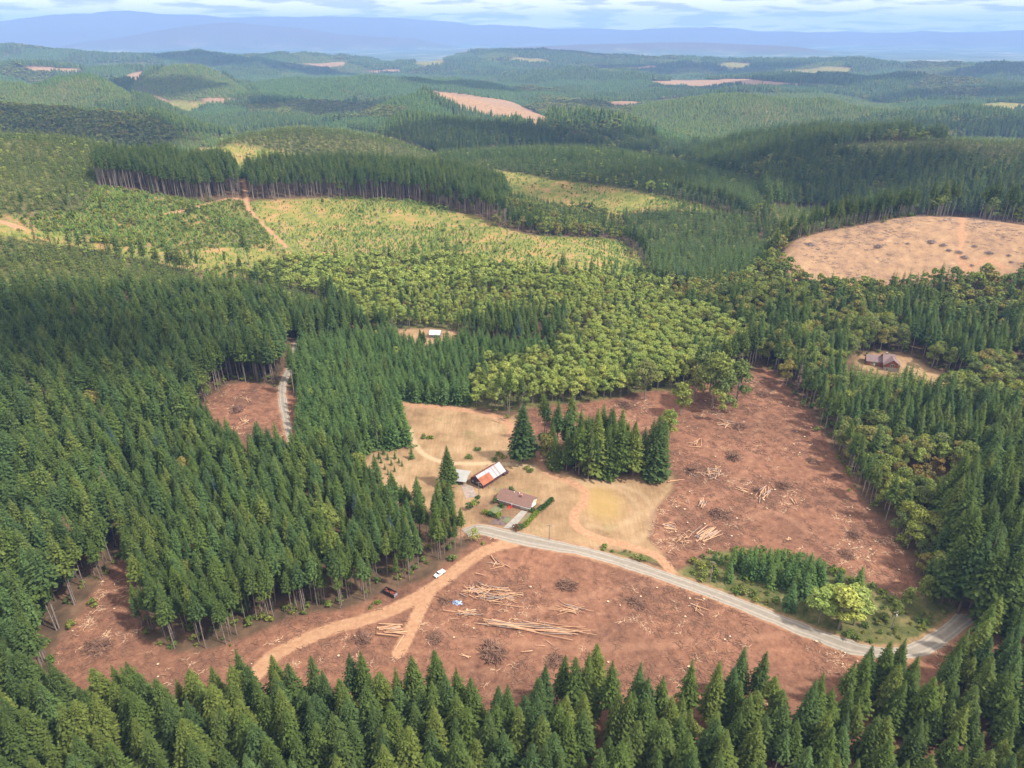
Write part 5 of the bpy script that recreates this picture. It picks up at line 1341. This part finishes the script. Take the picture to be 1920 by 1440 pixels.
for q_, (px, py) in enumerate([(942, 858), (935, 852), (928, 863), (896, 844), (988, 880), (996, 884), (795, 820), (806, 822), (880, 858)]):
    shrub(px, py, 1.3, 2.6, M['shrub'], ['bushy weed clump left of the big spruce', 'taller weed clump near the big spruce', 'weed patch below the big spruce', 'lone weed tuft in the upper meadow', 'shrub patch at the end of the barn field', 'shrub patch beside the farm track bend', 'weed patch by the two-rut track', 'second weed patch by the two-rut track', 'weed tuft above the farm track'][q_])

# ------------------------------------------------------------------ logs
LOGV = []
for s in range(8):
    g = random.Random(200 + s); mb = MB(); r0 = g.uniform(.22, .30); pts = [(0, 0, 0)]
    for k in range(1, 6): pts.append((k / 5, g.gauss(0, .006), g.gauss(0, .006)))
    mb.tube([(x_ - .5, y_, z_) for x_, y_, z_ in pts], [r0 * (1 - .45 * k / 5) for k in range(6)], 8)
    me = bpy.data.meshes.new('log'); me.from_pydata(mb.v, [], mb.f); me.materials.append(M['log'] if s % 4 else M['logg']); LOGV.append(me)
glog = random.Random(77)
def heap(px, py, n, ln, dirpx, sx, sy, label, spread=.15, thick=1.0, tall=1.0):
    """n logs lying around a point; dirpx is the way they lie, sx/sy the extent in pixels"""
    c_ = np.array(at(px, py)[:2]); e = np.array(at(px + dirpx[0] * 10, py + dirpx[1] * 10)[:2]); d = e - c_; a0 = math.atan2(d[1], d[0])
    for k in range(n):
        q_ = at(px + glog.gauss(0, sx * .5), py + glog.gauss(0, sy * .5))
        l_ = ln * glog.uniform(.55, 1.15); th = thick * glog.uniform(.8, 1.25)
        me = LOGV[glog.randrange(8)]
        o = link('log', me); o.location = (q_[0], q_[1], q_[2] + .2 + tall * glog.random() * min(1, n / 12))
        o.rotation_euler = (glog.random() * 6, glog.gauss(0, .03), a0 + glog.gauss(0, spread) + (math.pi if glog.random() < .5 else 0)); o.scale = (l_, th, th)
        tag(o, label if n > 1 else label, 'log', label.replace('log ', 'logs ') if n > 1 else None)
heap(900, 1112, 46, 6, (1, -.25), 30, 16, 'splintered log in the largest orange heap of the front clearing', .9, .9)
heap(938, 1118, 20, 15, (1, .06), 26, 18, 'long peeled log at the right of the largest orange heap', .2, .8)
heap(965, 1174, 14, 24, (1, .10), 22, 8, 'very long pole-thin log in the left of the lowest row', .11, .8)
heap(1045, 1180, 16, 24, (1, .12), 36, 9, 'very long pole-thin log in the right of the lowest row', .11, .8)
heap(738, 1184, 14, 9, (1, .1), 12, 12, 'pale log stacked beside the branch track', .15, 1.3)
heap(748, 1207, 1, 13, (.4, -1), 1, 1, 'single pale log lying across the end of the branch track')
heap(868, 1152, 10, 9, (1, -.05), 16, 5, 'log in the small heap between branch track and lowest row', .2)
heap(930, 1058, 8, 7, (1, .6), 12, 10, 'log scattered below the gravel road junction', .5)
heap(1070, 1143, 14, 10, (1, .15), 22, 7, 'thin log in the scatter right of the middle clearing', .5, .8)
heap(1310, 1140, 8, 6, (1, .8), 12, 14, 'short log near the road in the right of the front clearing', .7, .8)
heap(1322, 1003, 30, 11, (1, -.6), 20, 11, 'log in the slanting bundle above the planted grove', .14, .9)
heap(1280, 1010, 18, 4, (1, .5), 18, 14, 'short chunk of wood left of the slanting bundle', 1.2, .8)
heap(1254, 988, 9, 5, (1, .2), 6, 6, 'short pale log in the tidy stack by the meadow edge', .25, 1.3)
heap(1338, 889, 26, 7, (1, -.2), 16, 12, 'orange log in the heap high in the long clearing', .8, .9)
heap(1300, 885, 8, 8, (1, .5), 16, 8, 'grey log left of the high orange heap', .8)
heap(1432, 926, 14, 8, (.6, -1), 9, 7, 'log in the parallel bundle right of the track', .15)
heap(1487, 941, 4, 6, (.5, 1), 4, 3, 'grey log of the small group at the clearing\'s right', .2, 1.1)
heap(1317, 943, 10, 6, (.7, -1), 7, 7, 'log in the small orange heap below the long diagonal pole', .4)
heap(1350, 962, 8, 8, (.5, -1), 12, 8, 'pale log sticking out of the dark brush heap', .7)
heap(1268, 902, 2, 10, (1, -.15), 5, 1, 'crossed log at the meadow corner')
heap(1390, 918, 4, 7, (1, .4), 8, 4, 'log beside the small brush heap in mid clearing', .2)
heap(1480, 1013, 4, 2.5, (1, .3), 4, 4, 'pale stub near the right brush heaps', 1.0, 1.2)
heap(1365, 795, 10, 9, (1, .5), 16, 14, 'log scattered high in the long clearing', 1.0)
heap(1305, 830, 6, 8, (1, -.5), 14, 8, 'log lying right of the dark grove', 1.0)
heap(944, 787, 6, 8, (1, .2), 8, 4, 'orange log at the far corner of the meadow track', .4)
heap(1003, 846, 8, 5, (1, .2), 4, 5, 'orange log in the gap between spruce and grove', .5)
heap(460, 748, 6, 7, (1, .5), 8, 4, 'log in the small clearing by the forest road', .6)
heap(457, 790, 8, 7, (1, -.6), 8, 5, 'pale log at the lower rim of the small clearing', .7)
heap(1010, 1215, 3, 6, (1, .4), 20, 8, 'short log above the nearest stand', .8)
heap(870, 1232, 2, 5, (1, .8), 8, 4, 'broken stick-like log above the nearest stand', .6)

# brush heaps
def brush_mesh(seed, R=3.1, Hh=1.8, n=190, m=M['stickd'], m2=M['stick']):
    g = random.Random(seed); mb = MB()
    # earth and needles at the core
    k0 = 14; ring = [(R * .62 * math.cos(a) * g.uniform(.8, 1.2), R * .62 * math.sin(a) * g.uniform(.8, 1.2), -.2) for a in [6.283 * i / k0 for i in range(k0)]]
    ring2 = [(x_ * .5 + g.gauss(0, .2), y_ * .5 + g.gauss(0, .2), Hh * g.uniform(.40, .6)) for x_, y_, _ in ring]
    mb.add(ring + ring2 + [(0, 0, Hh * .62)], [(i, (i + 1) % k0, (i + 1) % k0 + k0, i + k0) for i in range(k0)] + [(i + k0, (i + 1) % k0 + k0, 2 * k0) for i in range(k0)], 0)
    for k in range(n):
        r = R * g.random() ** .6; a = g.random() * 6.283; z = Hh * (1 - (r / R) ** 1.4) * g.uniform(.5, 1.08)
        th = g.random() * 6.283; l_ = g.uniform(1.2, 4.2); up = g.gauss(0, .28)
        x_, y_ = r * math.cos(a), r * math.sin(a); dx_, dy_ = math.cos(th) * l_ / 2, math.sin(th) * l_ / 2
        mb.tube([(x_ - dx_, y_ - dy_, max(.0, z - up * l_ / 2)), (x_, y_, z + g.gauss(.05, .12)), (x_ + dx_, y_ + dy_, max(.0, z + up * l_ / 2))], [.13, .10, .04], 4, m=1 if g.random() < .35 else 0, cap=False)
    me = bpy.data.meshes.new('brush_heap'); me.from_pydata(mb.v, [], mb.f); me.materials.append(m); me.materials.append(m2)
    me.polygons.foreach_set('material_index', mb.m); me.update(); return me
BR = [brush_mesh(s) for s in range(4)]; BG = [brush_mesh(20 + s, 4.0, 2.4, 110, M['stickg'], M['logg']) for s in range(3)]
def brush(px, py, s, label, grey=False, group=None):
    p = at(px, py); o = link('brush_heap', (BG if grey else BR)[int(px) % (3 if grey else 4)]); o.location = (p[0], p[1], p[2] - .05)
    o.rotation_euler = (0, 0, px % 6.28); o.scale = (s * 1.15, s, s); tag(o, label, 'brush heap', group)
for px, py, s, lb in [(1064, 1098, 1.15, 'round brown brush heap in the middle of the front clearing'), (1192, 1132, 1.0, 'dark brush heap right of the middle of the front clearing'),
    (925, 1224, 1.5, 'wide loose brush heap just above the nearest stand'), (1040, 1238, 1.0, 'low dark brush heap half behind the near fir tops'), (1350, 965, 1.35, 'dark brush heap with pale logs sticking out of it'),
    (1602, 1004, 1.0, 'upper of two brush heaps near the right wood'), (1587, 1041, 1.0, 'lower of two brush heaps near the right wood'), (1470, 912, 1.2, 'flat brush heap beside the parallel log bundle'),
    (1376, 858, 1.3, 'brush heap above the high orange log heap'), (1300, 884, 1.3, 'brush heap left of the high orange log heap'), (1525, 866, 1.0, 'brush heap near the trunks of the right wood'),
    (1570, 892, .7, 'small brush heap near the right wood edge'), (1385, 800, 1.2, 'brush heap below the tall broadleaf clump'), (182, 1214, 1.3, 'brush heap in the left arm of the red clearing'),
    (444, 768, 1.3, 'dark brush heap in the small clearing by the forest road'), (1430, 740, 1.2, 'brush heap in the narrow top of the long clearing'), (1170, 760, 1.4, 'brush heap at the far rim behind the grove'),
    (680, 1198, 1.0, 'brush heap left of the branch track'), (815, 1197, .9, 'low brush heap right of the branch track'), (1030, 795, 1.0, 'brush heap behind the big spruce'), (835, 1128, .8, 'small blackened debris heap beside the haul track'), (1420, 920, .8, 'little brush heap right of the diagonal pole')]:
    brush(px, py, s, lb)
RCP = [(1170, 105), (1215, 145), (1210, 190), (1205, 220), (1245, 245), (1275, 270), (1115, 280), (1360, 290), (1435, 130), (1470, 155), (1450, 187), (1485, 213), (1540, 268), (1580, 298), (1470, 340), (1505, 375), (1560, 430), (1610, 147), (1775, 183), (1765, 210), (1690, 240), (1855, 172), (1900, 265), (1720, 312), (1680, 345), (1815, 362), (1830, 408), (1100, 235), (1045, 152), (1000, 130), (440, 287), (880, 145), (1400, 325), (910, 300), (1280, 230)]
for a, b_ in RCP:
    px, py = 1400 + a / 3.692, 380 + b_ / 3.692
    side = 'beyond' if px > 1770 else ('below' if py > 470 else 'left of')
    brush(px, py + 1, random.uniform(.45, .95), f'grey brush heap {side} the track on the far tan clearing', True, f'grey brush heaps {side} the track on the tan clearing')

# ------------------------------------------------------------------ branch litter and stumps
def litter_mesh(seed, m1, m2, n=9, rad=1.6, th=.075):
    g = random.Random(seed); mb = MB()
    for k in range(n):
        x_, y_ = g.gauss(0, rad * .5), g.gauss(0, rad * .5); a = g.random() * 6.283; l_ = g.uniform(.5, 2.6); t_ = th * g.uniform(.6, 1.6)
        mb.tube([(x_ - math.cos(a) * l_ / 2, y_ - math.sin(a) * l_ / 2, t_), (x_ + math.cos(a) * l_ / 2, y_ + math.sin(a) * l_ / 2, t_ + g.random() * .25)], [t_, t_ * .5], 4, m=0 if g.random() < .6 else 1, cap=False)
    me = bpy.data.meshes.new('branch_litter'); me.from_pydata(mb.v, [], mb.f); me.materials.append(m1); me.materials.append(m2)
    me.polygons.foreach_set('material_index', mb.m); me.update(); return me
def clod_mesh(seed, m):
    g = random.Random(seed); mb = MB()
    for k in range(6):
        x_, y_ = g.gauss(0, .8), g.gauss(0, .8); r = g.uniform(.15, .45); b_ = len(mb.v)
        vs = [(x_ + r * g.uniform(.7, 1.3) * math.cos(a), y_ + r * g.uniform(.7, 1.3) * math.sin(a), -.1) for a in [6.283 * i / 6 for i in range(6)]] + [(x_ + g.gauss(0, .08), y_ + g.gauss(0, .08), r * g.uniform(.4, .9))]
        mb.add(vs, [(i, (i + 1) % 6, 6) for i in range(6)])
    me = bpy.data.meshes.new('clod'); me.from_pydata(mb.v, [], mb.f); me.materials.append(m); me.update(); return me
M['clod'] = mat('earth_clods', (.13, .065, .045), .95, .1, col2=(.27, .14, .09), vscale=.6)
M['bright'] = mat('fresh_splinters', (.62, .38, .22), .8, .2, col2=(.72, .52, .36), vscale=.6)
LIT = [litter_mesh(1, M['stick'], M['stickd']), litter_mesh(2, M['stickd'], M['stick'], 12), litter_mesh(3, M['bright'], M['stick'], 7), litter_mesh(4, M['stickd'], M['stickd'], 16, 2.2), clod_mesh(5, M['clod']), clod_mesh(6, M['clod']), litter_mesh(7, M['stickg'], M['logg'], 9)]
LPX = [(1150, 1200), (1235, 1195), (1090, 1215), (1400, 1190), (1180, 1060), (1130, 1090), (1600, 450)]
LNM = ['thin brown branches lying in the lower middle of the front clearing', 'dark broken twigs near the road in the front clearing', 'fresh orange splinters just above the nearest stand', 'dark twigs between the road and the nearest stand', 'clods of red earth below the gravel road', 'clods of red earth beside the round brush heap', 'grey branches lying on the far tan clearing']
for i, (me, p_) in enumerate(zip(LIT, LPX)):
    p = at(*p_); o = link('branch_litter' if i not in (4, 5) else 'earth_clods', me); o.location = p; tag(o, LNM[i], 'branches' if i not in (4, 5) else 'clods')
    PROTO[('lit', i)] = (o, None)
lx, ly, lv, ls = [], [], [], []
for (r0, r1, s, zn) in ((150, 640, 1.9, ('dirt', 'fg')), (560, 1000, 4.0, ('tan',)), (600, 1000, 7, ('sap', 'sapd'))):
    X_, Y_ = grid_pts(r0, r1, s, az=(-.75, .75), seed=999 + int(s * 10)); Z_ = height(X_, Y_)
    cl = classify(X_, Y_, Z_); k = np.isin(cl, [CL[a] for a in zn]) & (road_dist(X_, Y_) > .6)
    X_, Y_ = X_[k], Y_[k]; dens = .40 + 1.0 * fbm(X_, Y_, 26, 3, 120); k = rng.random(len(X_)) < dens; X_, Y_ = X_[k], Y_[k]
    if 'dirt' in zn:
        v_ = rng.choice([0, 1, 2, 3, 4, 5], len(X_), p=[.18, .22, .05, .21, .17, .17]); hot = fbm(X_, Y_, 18, 2, 121) > .32; v_ = np.where(hot & (rng.random(len(X_)) < .5), 2, v_)
        sc_ = rng.uniform(.5, 1.25, len(X_))
    else: v_ = np.full(len(X_), 6); sc_ = rng.uniform(.8, 1.8, len(X_))
    lx.append(X_); ly.append(Y_); lv.append(v_); ls.append(sc_)
lx, ly, lv, ls = map(np.concatenate, (lx, ly, lv, ls)); lz = height(lx, ly)
me = bpy.data.meshes.new('slash_debris'); me.vertices.add(len(lx)); me.vertices.foreach_set('co', np.stack([lx, ly, lz], 1).astype(np.float32).ravel())
a = me.attributes.new('vid', 'INT', 'POINT'); a.data.foreach_set('value', lv.astype(np.int32))
a = me.attributes.new('tsc', 'FLOAT_VECTOR', 'POINT'); a.data.foreach_set('vector', np.repeat(ls[:, None], 3, 1).astype(np.float32).ravel())
a = me.attributes.new('trot', 'FLOAT_VECTOR', 'POINT'); rr_ = np.zeros((len(lx), 3), np.float32); rr_[:, 2] = rng.random(len(lx)) * 6.283; a.data.foreach_set('vector', rr_.ravel())
gn_instances('slash_debris', me, {i: ('lit', i) for i in range(7)}, 'broken branches and clods strewn over the cleared red ground', 'logging debris')
mb = MB(); mb.tube([(0, 0, -.3), (0, 0, .1), (0, 0, .42)], [.55, .42, .38], 10); sme = bpy.data.meshes.new('stump'); sme.from_pydata(mb.v, [], mb.f)
M['cut'] = mat('cut_wood', (.62, .42, .26), .8, .2, var=.15); sme.materials.append(M['bark']); sme.materials.append(M['cut']); sme.polygons.foreach_set('material_index', [0] * (len(mb.f) - 1) + [1]); sme.update()
k = np.where((lv < 4) & (np.hypot(lx, ly) < 450))[0]; k = rng.choice(k, 150, replace=False)
for i in k:
    o = link('stump', sme); o.location = (lx[i] + .8, ly[i] + .6, height(np.array([lx[i] + .8]), np.array([ly[i] + .6]))[0]); s = rng.uniform(.7, 1.5); o.scale = (s, s, s * .8)
    px_, py_, _ = project(lx[i], ly[i], lz[i])
    wh = 'in the front red clearing below the gravel road' if py_ > 1085 or (px_ < 1250 and py_ > 1005) else 'in the long red clearing behind the gravel road'
    tag(o, f'cut tree stump {wh}', 'stump', f'stumps {wh}')
print('objects', round(time.time() - T0, 1))

# ------------------------------------------------------------------ cloud meshes out of view, added and sized to cast shadow on the hills
M['cloud'] = bpy.data.materials.new('shadow_cloud_white'); M['cloud'].use_nodes = True; nt = M['cloud'].node_tree; nt.nodes.clear()
o_ = N(nt, 'ShaderNodeOutputMaterial'); d_ = N(nt, 'ShaderNodeBsdfDiffuse'); d_.inputs[0].default_value = (.9, .9, .92, 1); tr = N(nt, 'ShaderNodeBsdfTranslucent'); tr.inputs[0].default_value = (.85, .86, .9, 1)
ms = N(nt, 'ShaderNodeMixShader'); ms.inputs[0].default_value = .5; L(nt, d_.outputs[0], ms.inputs[1]); L(nt, tr.outputs[0], ms.inputs[2]); L(nt, ms.outputs[0], o_.inputs[0])
CZ = 1150.0
def puff(px, py, rx, ry, seed):
    """a flat-bottomed cloud whose shadow falls around the given spot of the landscape"""
    x, y, z = at(px, py); tt = (CZ - z) / sdir.z; cx, cy = x + sdir.x * tt, y + sdir.y * tt
    g = np.random.default_rng(seed); nu, nv = 40, 14; V = []
    for j in range(nv):
        ph = math.pi * (j + .5) / nv - math.pi / 2
        for i in range(nu):
            th = 2 * math.pi * i / nu
            V.append([math.cos(th) * math.cos(ph), math.sin(th) * math.cos(ph), math.sin(ph)])
    V = np.array(V); bx = V[:, 0] * rx + cx; by = V[:, 1] * ry + cy
    lump = 1 + .38 * fbm(bx + seed * 77, by, max(rx, ry) * .55, 4, 200 + seed) + .2 * fbm(bx, by + V[:, 2] * 90, 70, 3, 300)
    hz_ = np.where(V[:, 2] > 0, 90 * (1 + .8 * fbm(bx, by, 120, 3, 400)), 14)
    P = np.stack([cx + V[:, 0] * rx * lump, cy + V[:, 1] * ry * lump, CZ + V[:, 2] * hz_], 1)
    ii, jj = np.meshgrid(np.arange(nv - 1), np.arange(nu), indexing='ij'); i0 = ii.ravel(); j0 = jj.ravel(); j1 = (j0 + 1) % nu
    Fq = np.stack([i0 * nu + j0, i0 * nu + j1, (i0 + 1) * nu + j1, (i0 + 1) * nu + j0], 1)
    return P, Fq
SHADOW_CLOUDS = [(1560, 330, 270, 120), (140, 232, 320, 130), (640, 205, 430, 130), (1000, 255, 240, 70), (1150, 345, 150, 45),
          (1480, 150, 800, 240), (1820, 175, 520, 200), (600, 133, 700, 200), (1080, 116, 800, 280), (120, 108, 700, 260), (1250, 130, 600, 200), (1700, 122, 900, 300), (60, 690, 110, 60), (300, 180, 330, 150), (880, 160, 420, 160), (1380, 135, 700, 260), (1850, 140, 600, 260), (420, 112, 700, 260), (1130, 200, 260, 70), (1780, 250, 260, 70)]
Vc, Fc = [], []; n = 0
for s, (px, py, rx, ry) in enumerate(SHADOW_CLOUDS):
    P, Fq = puff(px, py, rx, ry, s); Vc.append(P); Fc.append(Fq + n); n += len(P)
cl = link('shadow_clouds', mesh_np('shadow_clouds', np.concatenate(Vc), [np.concatenate(Fc)], [M['cloud']], smooth=True)); tag(cl, kind='stuff')
#==END==

# ------------------------------------------------------------------ haze
hz_m = bpy.data.materials.new('haze_air'); hz_m.use_nodes = True; nt = hz_m.node_tree; nt.nodes.clear()
o_ = N(nt, 'ShaderNodeOutputMaterial'); pv = N(nt, 'ShaderNodeVolumePrincipled')
pv.inputs['Density'].default_value = 6.6e-5; pv.inputs['Color'].default_value = (.31, .53, 1.0, 1); pv.inputs['Anisotropy'].default_value = 0.0
L(nt, pv.outputs[0], o_.inputs['Volume'])
mb = MB(); mb.box(-31000, 31000, -1500, 32200, float(TZ.min()) - 1.5, max(CAMZ + 20, float(TZ.max()) + 15))
hz = mb.build('haze', hz_m); tag(hz, kind='stuff')
print('script', round(time.time() - T0, 1))
